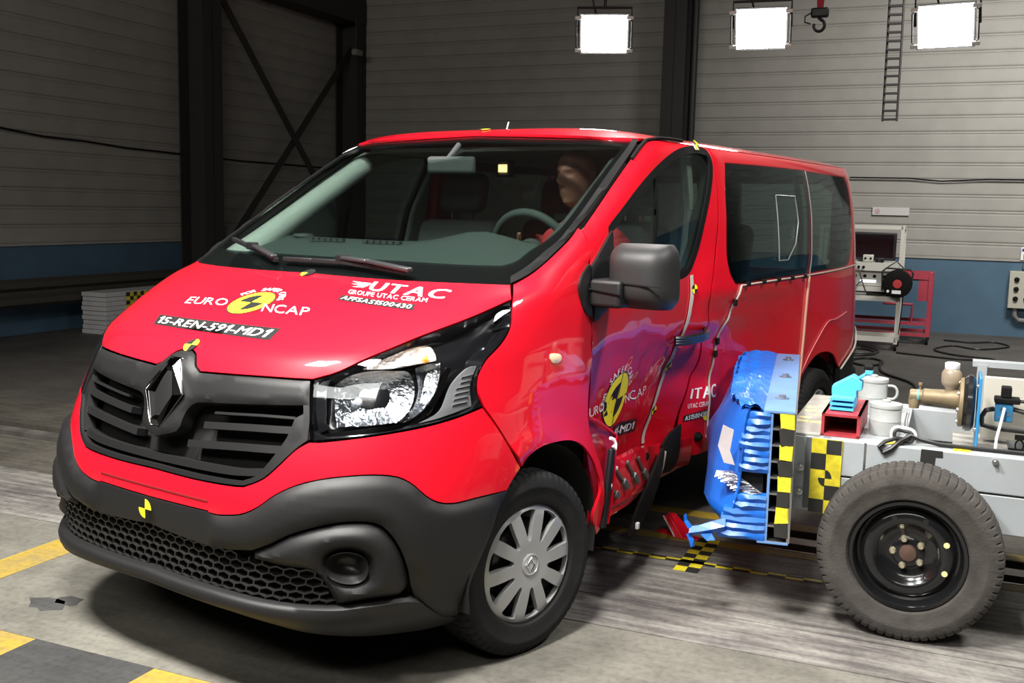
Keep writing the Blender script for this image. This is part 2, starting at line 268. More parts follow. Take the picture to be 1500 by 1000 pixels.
DT = np.array([[0.0, 0.0, 0.0, 0.0, 0.0, 0.0, 0.0, 0.0, 0.0], [0.05, 0.05, 0.04, 0.02, 0.005, 0.0, 0.0, 0.0, 0.0], [0.14, 0.15, 0.12, 0.08, 0.04, 0.02, 0.01, 0.0, 0.0], [0.25, 0.27, 0.21, 0.14, 0.085, 0.06, 0.045, 0.015, 0.0], [0.3, 0.32, 0.25, 0.165, 0.1, 0.085, 0.08, 0.03, 0.0], [0.26, 0.27, 0.22, 0.15, 0.085, 0.045, 0.03, 0.01, 0.0], [0.16, 0.167, 0.165, 0.13, 0.07, 0.015, 0.0, 0.0, 0.0], [0.11, 0.115, 0.11, 0.09, 0.06, 0.02, 0.0, 0.0, 0.0], [0.045, 0.05, 0.05, 0.04, 0.033, 0.026, 0.01, 0.0, 0.0], [0.0, 0.0, 0.0, 0.0, 0.0, 0.0, 0.0, 0.0, 0.0]])
def dent(x, z):
    """how far the barrier pushed the flank in"""
    x, z = np.broadcast_arrays(np.asarray(x, float), np.asarray(z, float)); dx = np.array(DX); dz = np.array(DZ)
    i = np.clip(np.searchsorted(dx, x)-1, 0, len(DX)-2); j = np.clip(np.searchsorted(dz, z)-1, 0, len(DZ)-2)
    u = np.clip((x-dx[i])/(dx[i+1]-dx[i]), 0, 1); v = np.clip((z-dz[j])/(dz[j+1]-dz[j]), 0, 1)
    u = .5*u+.5*u*u*(3-2*u); v = .5*v+.5*v*v*(3-2*v)
    d = DT[i, j]*(1-u)*(1-v)+DT[i+1, j]*u*(1-v)+DT[i, j+1]*(1-u)*v+DT[i+1, j+1]*u*v
    return d+CREASE(x, z)
def CREASE(x, z):
    """sharp folds and buckles in the crushed sheet"""
    m = np.clip((x-.55)/.25, 0, 1)*np.clip((2.3-x)/.4, 0, 1)*np.clip((1.16-z)/.12, 0, 1)*np.clip((z-.3)/.1, 0, 1)
    f1 = np.exp(-np.abs(z-(1.02+.10*(x-1.3)))/.022); f2 = np.exp(-np.abs(z-(.90-.22*(x-1.2)))/.03); f3 = np.exp(-np.abs(x-(1.10+.35*(z-.7)))/.03); f4 = np.exp(-np.abs(x-(1.95-.5*(z-.8)))/.035)
    return m*(-.012*f1+.010*f2-.008*f3+.010*f4+.004*np.sin(19*x+11*z)*np.sin(23*z-7*x))
_z = np.linspace(.1, 2.0, 4000); _v = np.concatenate([[0], np.cumsum(np.hypot(np.diff(xf(_z)), np.diff(_z)))])
def VZ(z): return np.interp(z, _z, _v)
def ZV(v): return np.interp(v, _v, _z)
def M_front(a, b): return S(a, ZV(b))                    # (t, arc length up the centre profile)
def M_near(a, b): x = np.asarray(a, float); z = np.asarray(b, float); return np.stack([x, -flank(x, z)+dent(x, z), z], -1)
def M_near0(a, b): x = np.asarray(a, float); z = np.asarray(b, float); return np.stack([x, -flank(x, z), z], -1)
def M_far(a, b): x = np.asarray(a, float); z = np.asarray(b, float); return np.stack([x, flank(x, z), z], -1)
def spline(ctrl, step, closed=True, scale=(1, 1)):
    """Catmull-Rom through the control points, broken at corners (third entry)"""
    P = [np.array(c[:2], float) for c in ctrl]; K = [len(c) > 2 for c in ctrl]; n = len(P); out = []
    for i in range(n if closed else n-1):
        j = (i+1) % n; p1, p2 = P[i], P[j]
        p0 = P[i-1] if (not K[i] and (closed or i > 0)) else 2*p1-p2
        p3 = P[(j+1) % n] if (not K[j] and (closed or j < n-1)) else 2*p2-p1
        L = np.hypot(*((p2-p1)*np.array(scale))); m = max(1, int(round(L/step)))
        for k in range(m):
            t = k/m
            if K[i] and K[j]: q = p1+(p2-p1)*t
            else: q = .5*((2*p1)+(-p0+p2)*t+(2*p0-5*p1+4*p2-p3)*t*t+(-p0+3*p1-3*p2+p3)*t**3)
            out.append(q)
    if not closed: out.append(P[-1])
    return np.array(out)
def inpoly(pts, poly):
    x, y = pts[:, 0], pts[:, 1]; c = np.zeros(len(pts), bool); n = len(poly)
    for i in range(n):
        x1, y1 = poly[i]; x2, y2 = poly[(i+1) % n]
        if y1 == y2: continue
        k = ((y1 > y) != (y2 > y)) & (x < (x2-x1)*(y-y1)/(y2-y1)+x1); c ^= k
    return c
def segdist(pts, poly):
    d = np.full(len(pts), 1e9); n = len(poly)
    for i in range(n):
        a = poly[i]; b = poly[(i+1) % n]; e = b-a; L = max(e@e, 1e-12); t = np.clip(((pts-a)@e)/L, 0, 1)
        d = np.minimum(d, np.hypot(*((pts-a-t[:, None]*e).T)))
    return d
def tri2d(loop, holes, sa, sb):
    """triangles of a 2D region with holes, filled with an interior grid; coordinates already scaled"""
    lo = loop.min(0); hi = loop.max(0)
    gx, gy = np.meshgrid(np.arange(lo[0]+sa*.5, hi[0], sa), np.arange(lo[1]+sb*.5, hi[1], sb)); G = np.stack([gx.ravel(), gy.ravel()], 1)
    if len(G):
        k = inpoly(G, loop)
        for h in holes: k &= ~inpoly(G, h)
        G = G[k]
    m = min(sa, sb)*.45
    if len(G):
        k = segdist(G, loop) > m
        for h in holes: k &= segdist(G, h) > m
        G = G[k]
    pts = [loop]+list(holes); off = 0; edges = []
    for p in pts:
        n = len(p); edges += [(off+i, off+(i+1) % n) for i in range(n)]; off += n
    allp = np.concatenate(pts+([G] if len(G) else []))
    V, E_, F, *_r = delaunay_2d_cdt([Vector(p) for p in allp], edges, [], 0, 1e-7)
    V = np.array([tuple(p) for p in V]); F = np.array([tuple(f) for f in F]); c = V[F].mean(1)
    k = inpoly(c, loop)
    for h in holes: k &= ~inpoly(c, h)
    return V, F[k]
CEN = np.array([1.6, 0, 1.0])
def patch(name, loop, M, mt, parent, holes=(), off=0., thick=.010, step=.035, sa=1., mirror=False, edge=.0015, flip=False, disp=None):
    """a sheet panel of the body: closed outline in the surface's own coordinates, grid-filled and given thickness.
    sa scales the first coordinate to metres."""
    loop = np.array(loop, float)
    sc = np.array([sa, 1.]); L2 = loop*sc; H2 = [np.array(h, float)*sc for h in holes]
    V, F = tri2d(L2, H2, step, step)
    P = V/sc; a, b = P[:, 0], P[:, 1]; e = 1e-4
    X = M(a, b); Na = M(a+e, b)-M(a-e, b); Nb = M(a, b+e)-M(a, b-e); N = np.cross(Na, Nb); N /= np.maximum(np.linalg.norm(N, axis=1), 1e-12)[:, None]
    s = np.sign(((X-CEN)*N).sum(1).mean()); N = N*s
    o = np.full(len(X), float(off))
    d = segdist(V, L2)
    for h in H2: d = np.minimum(d, segdist(V, h))
    o -= edge*(d < 1e-5)
    if disp is not None: o += disp(a, b, X, d)
    if flip: X = X*np.array([1, -1, 1]); N = N*np.array([1, -1, 1])
    A = X+N*o[:, None]; Bq = X+N*(o-thick)[:, None]
    n = len(A); fr = F
    # orient
    fn = np.cross(A[fr[:, 1]]-A[fr[:, 0]], A[fr[:, 2]]-A[fr[:, 0]]); sw = (fn*N[fr[:, 0]]).sum(1) < 0
    fr = np.where(sw[:, None], fr[:, ::-1], fr)
    faces = [tuple(f) for f in fr]+[tuple(f[::-1]+n) for f in fr]
    cnt = {}
    for f in fr:
        for i in range(3):
            q = (f[i], f[(i+1) % 3]); cnt[q] = 1
    for (i, j) in list(cnt):
        if (j, i) not in cnt: faces.append((j, i, i+n, j+n))
    me = bpy.data.meshes.new(name); me.from_pydata([tuple(p) for p in A]+[tuple(p) for p in Bq], [], [tuple(int(i) for i in f) for f in faces])
    return link(name, me, mt, parent)
def both(name, loop, M, mt, parents, **k):
    """near-side piece and its mirror image"""
    return patch(name, loop, M, mt, parents[0], **k), patch(name, loop, M, mt, parents[1], flip=True, **k)
def ctrl(n):  return TR[n]
def lp_half(n, step=.02, inset=0):
    """near-half outline -> full symmetric outline in (t, v)"""
    c = [(p[0], float(VZ(p[1])))+tuple(p[2:]) for p in TR[n]]
    h = spline(c, step, closed=False, scale=(1.3, 1)); h[0, 0] = 0; h[-1, 0] = 0
    far = h[::-1][1:-1].copy(); far[:, 0] *= -1
    return np.concatenate([h, far])
def lp_tv(n, step=.015):
    return spline([(p[0], float(VZ(p[1])))+tuple(p[2:]) for p in TR[n]], step, scale=(1.3, 1))
def lp_xz(c, step=.02): return spline(c, step)
def shrink(loop, d, sa=1.):
    """move an outline inwards by d metres"""
    P = np.array(loop)*np.array([sa, 1.]); n = len(P); A = 0.5*sum(P[i-1][0]*P[i][1]-P[i][0]*P[i-1][1] for i in range(n)); sg = 1 if A > 0 else -1
    e = np.roll(P, -1, 0)-P; e /= np.maximum(np.linalg.norm(e, axis=1), 1e-9)[:, None]; nn = np.stack([-e[:, 1], e[:, 0]], 1)*sg
    m = nn+np.roll(nn, 1, 0); m /= np.maximum(np.linalg.norm(m, axis=1), .5)[:, None]
    return (P+m*d)/np.array([sa, 1.])

# ------------------------------------------------------------------ THE VAN
van = empty('van'); tag(van, 'red passenger van with its driver side crushed in, standing on the test track', 'van')
SA = 1.3
def lpv(c, step=.015): return spline([(p[0], float(VZ(p[1])))+tuple(p[2:]) for p in c], step, scale=(SA, 1))
hood = patch('hood', shrink(lp_half('hood'), .002, SA), M_front, RED, van, sa=SA, step=.04, thick=.012)
ws_loop = lp_half('windshield')
wsg = patch('windshield', shrink(ws_loop, .006, SA), M_front, GLS, van, sa=SA, step=.06, thick=.0045, off=-.003, edge=0)
FRIT = mat('frit_black', (.008, .008, .009), .15)
patch('windshield_frame', shrink(ws_loop, .003, SA), M_front, FRIT, wsg, holes=[lp_half('ws_clear')], sa=SA, step=.05, thick=.006, off=-.009, edge=0)
pb_ = [(.545, 1.335, 1), (.62, 1.36), (.655, 1.43), (.668, 1.50), (.675, 1.58), (.668, 1.74), (.668, 1.89, 1), (.60, 1.89, 1), (.60, 1.74), (.60, 1.58), (.58, 1.48), (.55, 1.40)]
both('pillar_inner', lpv(pb_), M_front, DARK, (van, van), sa=SA, step=.04, thick=.02, off=-.022, edge=0)
trims = both('pillar_trim', lpv(TR['trim_in']), M_front, RUB, (van, van), sa=SA, step=.04, thick=.02, off=.008, edge=.006)
# grille
gr = patch('grille', shrink(lp_half('grille_frame'), .001, SA), M_front, DARK, van, sa=SA, step=.05, thick=.01, off=-.075, edge=0)
gfl = lp_half('grille_frame')
patch('grille_surround', shrink(gfl, .002, SA), M_front, BLK, gr, holes=[shrink(gfl, .017, SA)], sa=SA, step=.05, thick=.07, off=.004, edge=.006)
def shield(a, b, X, d):
    z = X[:, 2]; s = np.clip(1-np.abs(a)/(.095+.0*z), 0, 1); s = s*s*(3-2*s); return .018*s*np.clip((1.075-z)/.05, 0, 1)
patch('grille_bar', shrink(lp_half('upper_bar'), .002, SA), M_front, BLK, gr, sa=SA, step=.016, thick=.05, off=.006, edge=.008, disp=shield)
for nm, hh in (('sl0', .004), ('sl1', .011), ('sl2', .012), ('sl3', .012)):
    c = [(p[0], p[1]) for p in TR[nm]]; c[0] = (max(c[0][0], .0), c[0][1])
    if nm == 'sl3':
        c[0] = (0., c[1][1]-.003); up = spline([(t, VZ(z+hh)) for t, z in c], .03, False); full_up = np.concatenate([up[::-1]*np.array([-1, 1]), up[1:]])
        dn = spline([(t, VZ(z-hh)) for t, z in c], .03, False); full_dn = np.concatenate([dn[::-1]*np.array([-1, 1]), dn[1:]])
        patch('slat', np.concatenate([full_up, full_dn[::-1]]), M_front, BLK, gr, sa=SA, step=.03, thick=.045, off=-.012, edge=.004)
    else:
        up = spline([(t, VZ(z+hh)) for t, z in c], .03, False); dn = spline([(t, VZ(z-hh)) for t, z in c], .03, False)
        both('slat', np.concatenate([up, dn[::-1]]), M_front, BLK, (gr, gr), sa=SA, step=.03, thick=.045, off=-.010, edge=.004)
both('slat_end', lpv(TR['gr_end']), M_front, BLK, (gr, gr), sa=SA, step=.03, thick=.04, off=-.006, edge=.004)
# diamond badge
def bpt(y, z, o): n = Vector((-1, 0, .22)).normalized(); return (float(xf(z))+n.x*o, y, z+n.z*o)
def rh(hw, zt, zb, tw): zm = (zt+zb)/2; return [(tw, zt), (hw, zm), (tw, zb), (-tw, zb), (-hw, zm), (-tw, zt)]
O_ = rh(.098, 1.058, .838, .024); I_ = rh(.034, .998, .884, .006); R_ = rh(.064, 1.028, .858, .016)
b = MB(); L0 = [bpt(y, z, .0) for y, z in O_]; L1 = [bpt(y, z, .022) for y, z in O_]; L2 = [bpt(y, z, .034) for y, z in R_]; L3 = [bpt(y, z, .014) for y, z in I_]
vs = L0+L1+L2+L3; fs = []
for k in range(3):
    for i in range(6): fs.append((k*6+i, k*6+(i+1) % 6, (k+1)*6+(i+1) % 6, (k+1)*6+i))
b.add(vs, fs); bd = b.build('badge', mat('badge_chrome', (.10, .10, .105), .12, metal=1), gr, smooth=False, bevel=.002)
b = MB(); b.tube([bpt(y, z, .023) for y, z in O_], .0026, 6, closed=True); b.build('badge_edge', CHR, gr)
# bumper
bump = patch('front_bumper', shrink(lp_half('bumper_red'), .0015, SA), M_front, RED, van, sa=SA, step=.035, thick=.012)
def proud(h, wd): return lambda a, b_, X, d: h*np.clip(d/wd, 0, 1)**.6
def blk_disp(a, b_, X, d): return .018*np.clip(d/.03, 0, 1)**.6*np.clip((np.abs(a)-.19)/.02, 0, 1)+.004
skirt = patch('bumper_skirt', shrink(lp_half('bumper_black'), .001, SA), M_front, BLK, van, sa=SA, step=.022, thick=.012, disp=blk_disp)
both('pod', shrink(lp_tv('bumper_pod', .010), .001, SA), M_front, BLK, (skirt, skirt), holes=[lp_tv('fog', .008)], sa=SA, step=.011, thick=.012, disp=lambda a, b_, X, d: -.010+.036*(1-(1-np.clip(d/.05, 0, 1))**2))
# front lip: lofted between its upper and lower edge, with returns behind both
lt = pch([(0, .3655), (.08, .3625), (.22, .3600), (.33, .3535), (.40, .3510), (.47, .3520), (.524, .3600), (.583, .3620), (.612, .352), (.673, .262), (.736, .190)]); lb = pch([(0, .3150), (.08, .3120), (.25, .3010), (.355, .2768), (.441, .2346), (.503, .2090), (.58, .1900), (.639, .1745), (.688, .1720), (.736, .1800)])
ts = np.linspace(-.735, .735, 121); rowsq = [(0, -.07), (0, .004), (.06, .016), (.2, .024), (.45, .027), (.75, .025), (.94, .017), (1., .004), (1., -.10)]
vs = []
for t in ts:
    zt, zb = float(lt(abs(t))), float(lb(abs(t)))
    for q, o in rowsq:
        z = zt+(zb-zt)*q; p = S(np.array(t), np.array(z)); p2 = S(np.array(t+1e-4), np.array(z)); d_ = p2-p; n_ = np.array([d_[1], -d_[0], 0]); n_ /= np.linalg.norm(n_)
        if n_ @ (p-CEN) < 0: n_ = -n_
        vs.append(tuple(p+n_*o))
m_ = len(rowsq); b = MB(); b.add(vs, [(i*m_+j, i*m_+j+1, (i+1)*m_+j+1, (i+1)*m_+j) for i in range(len(ts)-1) for j in range(m_-1)]); b.build('lip', BLK, skirt)
patch('mesh_backing', shrink(lp_half('bumper_mesh'), -.05, SA), M_front, DARK, skirt, sa=SA, step=.05, thick=.01, off=-.07, edge=0)
both('fog_recess', lp_tv('fog', .01), M_front, mat('fog_black', (.012, .012, .012), .35), (skirt, skirt), sa=SA, step=.012, thick=.006, off=.014, edge=0, disp=lambda a, b_, X, d: -.06*(1-(1-np.clip(d/.034, 0, 1))**2))
# number-plate recess line (centre panel)
pl = [(-.185, VZ(.602)), (.185, VZ(.602)), (.185, VZ(.512)), (.0, VZ(.522)), (-.185, VZ(.512))]
patch('plate_panel', shrink(spline([p+(1,) for p in pl], .03, scale=(SA, 1)), .002, SA), M_front, BLK, skirt, sa=SA, step=.04, thick=.012, off=.0055, edge=.003)
for s in (-1, 1): pass
gl = [(-.183, VZ(.640)), (.183, VZ(.640)), (.183, VZ(.634)), (-.183, VZ(.634))]
patch('bumper_groove', spline([p+(1,) for p in gl], .03, scale=(SA, 1)), M_front, mat('groove_shade_red', (.16, .004, .008), .6), bump, sa=SA, step=.03, thick=.004, off=.0012, edge=0)  # flat strip; the groove's shade is put into its darker red
# lower honeycomb mesh
ml = lp_half('bumper_mesh')*np.array([SA, 1.]); b = MB(); hw_, hh_ = .0225, .0160
def hexpt(i, j, k):
    cx = (i+.5*(j % 2))*hw_*2*.866*1.0; cy = j*hh_*1.5; a = math.pi/6+k*math.pi/3; return (cx+hw_*math.cos(a), VZ(.33)+cy+hh_*math.sin(a))
done = set(); segs = []
for j in range(-2, 14):
    for i in range(-20, 21):
        for k in range(6):
            p, q = hexpt(i, j, k), hexpt(i, j, k+1); key = tuple(sorted([(round(p[0], 4), round(p[1], 4)), (round(q[0], 4), round(q[1], 4))]))
            if key in done: continue
            done.add(key); segs.append((p, q))
mid = np.array([[(p[0]+q[0])/2, (p[1]+q[1])/2] for p, q in segs]); ok = inpoly(mid, ml)
for (p, q), k in zip(segs, ok):
    if not k: continue
    A = M_front(np.array(p[0]/SA), np.array(p[1])); Bq = M_front(np.array(q[0]/SA), np.array(q[1])); t_ = (p[0]+q[0])/2/SA; v_ = (p[1]+q[1])/2; e_ = 1e-4
    n_ = np.cross(M_front(np.array(t_+e_), np.array(v_))-M_front(np.array(t_-e_), np.array(v_)), M_front(np.array(t_), np.array(v_+e_))-M_front(np.array(t_), np.array(v_-e_))); n_ /= np.linalg.norm(n_)
    if n_[0] > 0: n_ = -n_
    b.beam(Vector(A-n_*.022), Vector(Bq-n_*.022), .0055, .022, up=n_)
b.build('lower_mesh', mat('mesh_black', (.014, .014, .0135), .38), skirt, smooth=False)
# fenders
fl = shrink(lp_tv('fender'), .002, SA)
fends = both('fender', fl, M_front, RED, (van, van), sa=SA, step=.04, thick=.012, disp=lambda a, b_, X, d: .012*np.clip(1-np.abs(np.hypot(X[:, 0]-.05, X[:, 2]-.34)-.44)/.06, 0, 1)*(X[:, 2] < .95))
both('side_repeater', lp_tv('turn', .008), M_front, mat('repeater_lens', (.85, .62, .42), .2, coat=.6), fends, sa=SA, step=.02, thick=.01, off=.007, edge=.004)
both('fender_trim', spline(TR['fender_trim'], .015), M_near0, BLK, fends, step=.03, thick=.02, off=.014, edge=.006)
# wheel arch liners and a dark sheet added as the shade behind the panel gaps
inner = empty('engine_bay', parent=van)
fs_ = lp_half('bumper_red'); c = [(-.98, VZ(.30), 1), (.98, VZ(.30), 1), (.82, VZ(.55), 1), (.86, VZ(.80), 1), (.80, VZ(1.2), 1), (.52, VZ(1.29), 1), (-.52, VZ(1.29), 1), (-.80, VZ(1.2), 1), (-.86, VZ(.80), 1), (-.82, VZ(.55), 1)]
patch('dark_backing', spline(c, .04, scale=(SA, 1)), M_front, DARK, inner, sa=SA, step=.06, thick=.01, off=-.13, edge=0)
for s in (-1, 1):
    b = MB(); n = 24; vs = []
    for k in range(n+1):
        a = math.radians(-12+204*k/n)
        for yy in (.950, .55): vs.append((.05+.415*math.cos(a), s*yy, .34+.415*math.sin(a)))
    b.add(vs, [(2*i, 2*i+1, 2*i+3, 2*i+2) for i in range(n)]); b.add([(.05+.42*math.cos(math.radians(-12+204*k/n)), s*.56, .34+.42*math.sin(math.radians(-12+204*k/n))) for k in range(n+1)], [tuple(range(n+1))])
    b.build('arch_liner', DARK, inner)
    b = MB(); n = 24; vs = []
    for k in range(n+1):
        a = math.radians(-12+204*k/n)
        for yy in (.90, .55): vs.append((3.20+.40*math.cos(a), s*yy, .34+.40*math.sin(a)))
    b.add(vs, [(2*i, 2*i+1, 2*i+3, 2*i+2) for i in range(n)]); b.build('arch_liner', DARK, inner)
b = MB(); b.bx(-.35, 3.9, -.58, .58, .26, .42); b.bx(.55, 2.75, -.60, .86, .27, .45); b.build('underbody', mat('underbody_black', (.012, .012, .012), .8), van, bevel=.02)
# ---------------------------------------------------------------- headlights
HLB = mat('lamp_black', (.008, .008, .009), .12, coat=.8)
HLR = mat('lamp_reflector', (.80, .82, .85), .10, metal=1, bump=.55, bscale=75)
HLG = mat('lamp_grey', (.34, .34, .34), .4, metal=.4)
def cup(depth, wd): return lambda a, b_, X, d: -depth*np.clip(d/wd, 0, 1)**.55
for s in (0, 1):
    h = empty('headlight', parent=van); fp = bool(s); k = dict(sa=SA, flip=fp)
    patch('housing', shrink(lp_tv('headlight'), .003, SA), M_front, HLB, h, step=.03, thick=.006, off=-.004, edge=0, disp=cup(.055, .02), **k)
    patch('reflector', lpv(TR['hl_main']), M_front, HLR, h, step=.016, thick=.004, off=-.022, edge=0, disp=lambda a, b_, X, d: -.05*np.clip(d/.085, 0, 1)**.8+.0022*np.sin(a*230)*np.clip(d/.02, 0, 1), **k)
    patch('reflector', lpv(TR['hl_second']), M_front, HLR, h, step=.014, thick=.004, off=-.020, edge=0, disp=cup(.035, .03), **k)
    patch('indicator', lpv(TR['hl_ind']), M_front, mat('indicator_chrome', (.80, .74, .70), .16, metal=1, bump=.9, bscale=160), h, step=.012, thick=.004, off=-.018, edge=0, disp=cup(.02, .02), **k)
    patch('trim_strip', lpv(TR['hl_strip']), M_front, CHR, h, step=.02, thick=.01, off=-.014, edge=.003, **k)
    gp = patch('ribbed_panel', lpv(TR['hl_grey']), M_front, HLG, h, step=.02, thick=.01, off=-.012, edge=.002, **k)
    patch('inner_trim', lpv(TR['hl_inner']), M_front, HLB, h, step=.02, thick=.01, off=-.012, edge=.002, **k)
    q = TR['hl_grey']
    for i in range(6):
        z = .955+.017*i; t0, t1 = .645, .678
        if i > 3: t0 = .652
        lp_ = [(t0, VZ(z-.003), 1), (t1, VZ(z+.002), 1), (t1, VZ(z+.005), 1), (t0, VZ(z), 1)]
        patch('rib', spline(lp_, .02, scale=(SA, 1)), M_front, CHR, h, step=.03, thick=.004, off=-.008, edge=0, **k)
    sg = -1 if not s else 1
    def hp(t, z, o):
        p = S(np.array(t), np.array(z)); e = 1e-4; na = np.cross(S(np.array(t+e), np.array(z))-p, S(np.array(t), np.array(z+e))-p); na /= np.linalg.norm(na); na *= np.sign((p-CEN)@na)
        p = p+na*o; return Vector((p[0], -p[1] if s else p[1], p[2])), Vector((na[0], -na[1] if s else na[1], na[2]))
    P, N = hp(.455, .985, -.062); b = MB(); b.lathe([(.0, .028), (.012, .026), (.014, .0), (.014, -.01)], P, N, 16); b.build('bulb', mat('bulb_glass', (.8, .82, .85), .1, metal=.6), h)
    P, N = hp(.553, 1.115, -.034); b = MB(); b.lathe([(.0, .02), (.008, .016), (.011, 0), (.008, -.01)], P, N, 12); b.build('indicator_bulb', mat('amber_bulb', (.9, .38, .03), .2, coat=.5), h)
    patch('lens', shrink(lp_tv('headlight'), .0025, SA), M_front, GLC, h, step=.05, thick=.003, off=.001, edge=.003, **k)
# ---------------------------------------------------------------- flanks
D_OUT = [(.386, 1.517, 1), (.4686, 1.5707), (.7135, 1.7247), (.9883, 1.8808), (1.06, 1.897, 1), (1.615, 1.897, 1), (1.638, 1.85), (1.635, 1.63), (1.62, 1.43), (1.612, 1.29), (1.612, 1.17), (1.686, 1.0173), (1.711, .90), (1.718, .8139), (1.692, .711), (1.680, .6091), (1.66, .474), (1.60, .44), (1.252, .4438), (1.0896, .4068, 1), (.83, .40, 1), (.62, .42, 1), (.455, .60), (.425, .819), (.388, 1.17), (.386, 1.39), (.388, 1.46)]
D_GL = [(.56, 1.5168, 1), (.7815, 1.6423), (.9794, 1.7403), (1.145, 1.8082), (1.2938, 1.8517), (1.4668, 1.8739), (1.575, 1.868, 1), (1.598, 1.82), (1.548, 1.6831), (1.4953, 1.5561), (1.4697, 1.4198), (1.4363, 1.341), (1.3941, 1.3174, 1), (1.2655, 1.3046), (.5691, 1.2801, 1)]
S_OUT = [(1.622, 1.897, 1), (3.86, 1.897, 1), (3.93, 1.70), (3.945, 1.28), (3.93, .95), (3.82, .72, 1), (3.53, .634, 1), (3.49, .66), (3.40, .73), (3.2683, .7600), (3.13, .75), (3.00, .69), (2.90, .62), (2.83, .5391), (2.80, .4338, 1), (2.79, .30, 1), (2.3778, .33), (1.9398, .3617), (1.74, .35, 1), (1.693, .4664), (1.688, .6091), (1.70, .711), (1.727, .8139), (1.719, .90), (1.69, 1.0173), (1.616, 1.1731), (1.616, 1.2915), (1.6275, 1.4343), (1.642, 1.6279), (1.645, 1.8544)]
W1 = [(1.772, 1.8348, 1), (2.3017, 1.8423), (2.931, 1.8459, 1), (2.913, 1.2518, 1), (2.3071, 1.2468), (1.8751, 1.2421), (1.80, 1.2586), (1.735, 1.34), (1.715, 1.4596), (1.725, 1.70)]
W2 = [(2.943, 1.843, 1), (3.72, 1.836, 1), (3.775, 1.77), (3.76, 1.50), (3.70, 1.325), (3.62, 1.272, 1), (2.925, 1.2549, 1)]
dl, gl_, sl, w1, w2 = (lp_xz(c) for c in (D_OUT, D_GL, S_OUT, W1, W2))
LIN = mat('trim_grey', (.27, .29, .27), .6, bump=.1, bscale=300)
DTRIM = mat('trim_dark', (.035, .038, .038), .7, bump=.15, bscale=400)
doors = []; sides = []
for s, M in ((0, M_near), (1, M_far)):
    d = patch('front_door', shrink(dl, .003), M, RED, van, holes=[shrink(gl_, -.004)], step=.03, thick=.012); doors.append(d)
    patch('window_seal', shrink(gl_, -.020), M, RUB, d, holes=[shrink(gl_, .014)], step=.05, thick=.022, off=.006, edge=.005)
    patch('window', gl_, M, GLS, d, step=.08, thick=.004, off=-.006, edge=0)
    patch('window_divider', spline([(1.01, 1.755, 1), (1.035, 1.768, 1), (.985, 1.29, 1), (.96, 1.29, 1)], .05), M, RUB, d, step=.05, thick=.02, off=-.002, edge=.003)
    patch('mirror_sail', spline([(.384, 1.380, 1), (.5546, 1.512, 1), (.5691, 1.24, 1), (.45, 1.19), (.392, 1.168, 1)], .02), M, BLK, d, step=.03, thick=.02, off=.016, edge=.006)
    # inner lining with the window opening
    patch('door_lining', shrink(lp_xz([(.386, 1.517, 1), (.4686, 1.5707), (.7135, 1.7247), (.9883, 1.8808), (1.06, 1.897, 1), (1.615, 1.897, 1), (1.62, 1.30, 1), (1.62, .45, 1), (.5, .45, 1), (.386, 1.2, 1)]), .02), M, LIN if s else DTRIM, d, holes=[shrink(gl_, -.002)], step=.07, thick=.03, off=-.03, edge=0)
    sd = patch('side_panel', shrink(sl, .003), M, RED, van, holes=[shrink(w1, .004), shrink(w2, .004)], step=.035, thick=.012); sides.append(sd)
    for wl in (w1, w2):
        g = patch('side_window', shrink(wl, .002), M, GLD, sd, step=.1, thick=.004, off=.002, edge=0)
        patch('window_border', shrink(wl, .001), M, FRIT, sd, holes=[shrink(wl, .035)], step=.05, thick=.003, off=-.003, edge=0)
    patch('side_lining', lp_xz([(1.64, 1.89, 1), (3.85, 1.89, 1), (3.88, .5, 1), (3.6, .5, 1), (3.5, .78), (3.2, .82), (2.9, .78), (2.75, .5, 1), (1.74, .45, 1)], .06), M, DTRIM, sd, holes=[shrink(w1, .02), shrink(w2, .02)], step=.1, thick=.02, off=-.05, edge=0)
# sliding pane frame in the middle window
MET = mat('satin_frame', (.30, .31, .31), .35, metal=.5)
fr = [(2.36, 1.69), (2.66, 1.69), (2.68, 1.55), (2.63, 1.43), (2.50, 1.345), (2.36, 1.345)]
b = MB(); pts = [Vector(M_near(np.array(x), np.array(z)))+Vector((0, -.010, 0)) for x, z in spline([p+(1,) for p in fr], .06)]
b.tube(pts, .0035, 6, closed=True); b.build('pane_frame', MET, sides[0])
# ---------------------------------------------------------------- roof
def wroof(x): return flank(x, 1.897+0*x)
def RZ(x, y):
    q = np.clip(np.abs(y)/np.maximum(wz(1.897)-side_taper(x), .1), 0, 1)**3.8; a = float(az(1.897)); x0 = float(xf(1.897)); xc = x0+a
    q = q+np.clip((xc-x)/a, 0, 1.2)**3.8+np.clip((x-3.55)/.44, 0, 1)**4
    return 1.897+.062*np.clip(1-q, 0, 1)**.75
def M_roof(a, b_): x = np.asarray(a, float); y = np.asarray(b_, float); return np.stack([x, y, RZ(x, y)], -1)
top = [S(np.array(t), np.array(z)) for t, z in spline([(p[0], p[1])+tuple(p[2:]) for p in TR['windshield'] if p[1] > 1.885], .03, False)]
ed = [(p[0]+.004, p[1]) for p in top][::-1]
ed = sorted(ed, key=lambda p: -p[1])
ed[0] = (ed[0][0], 0.)
xs = np.linspace(ed[-1][0]+.03, 3.9, 40); near_e = ed+[(x, -float(flank(x, 1.897))) for x in xs]+[(3.97, -.60), (3.985, 0.)]
full = np.array(near_e+[(x, -y) for x, y in near_e[::-1][1:-1]])
roof = patch('roof', full, M_roof, RED, van, step=.06, thick=.014, edge=0)
b = MB(); pts = [Vector(S(np.array(t), np.array(z)))+Vector((.01, -.004, .004)) for t, z in [(.655, 1.80), (.66, 1.85), (.68, 1.888), (.80, 1.903), (.95, 1.906), (1.1, 1.906)]]
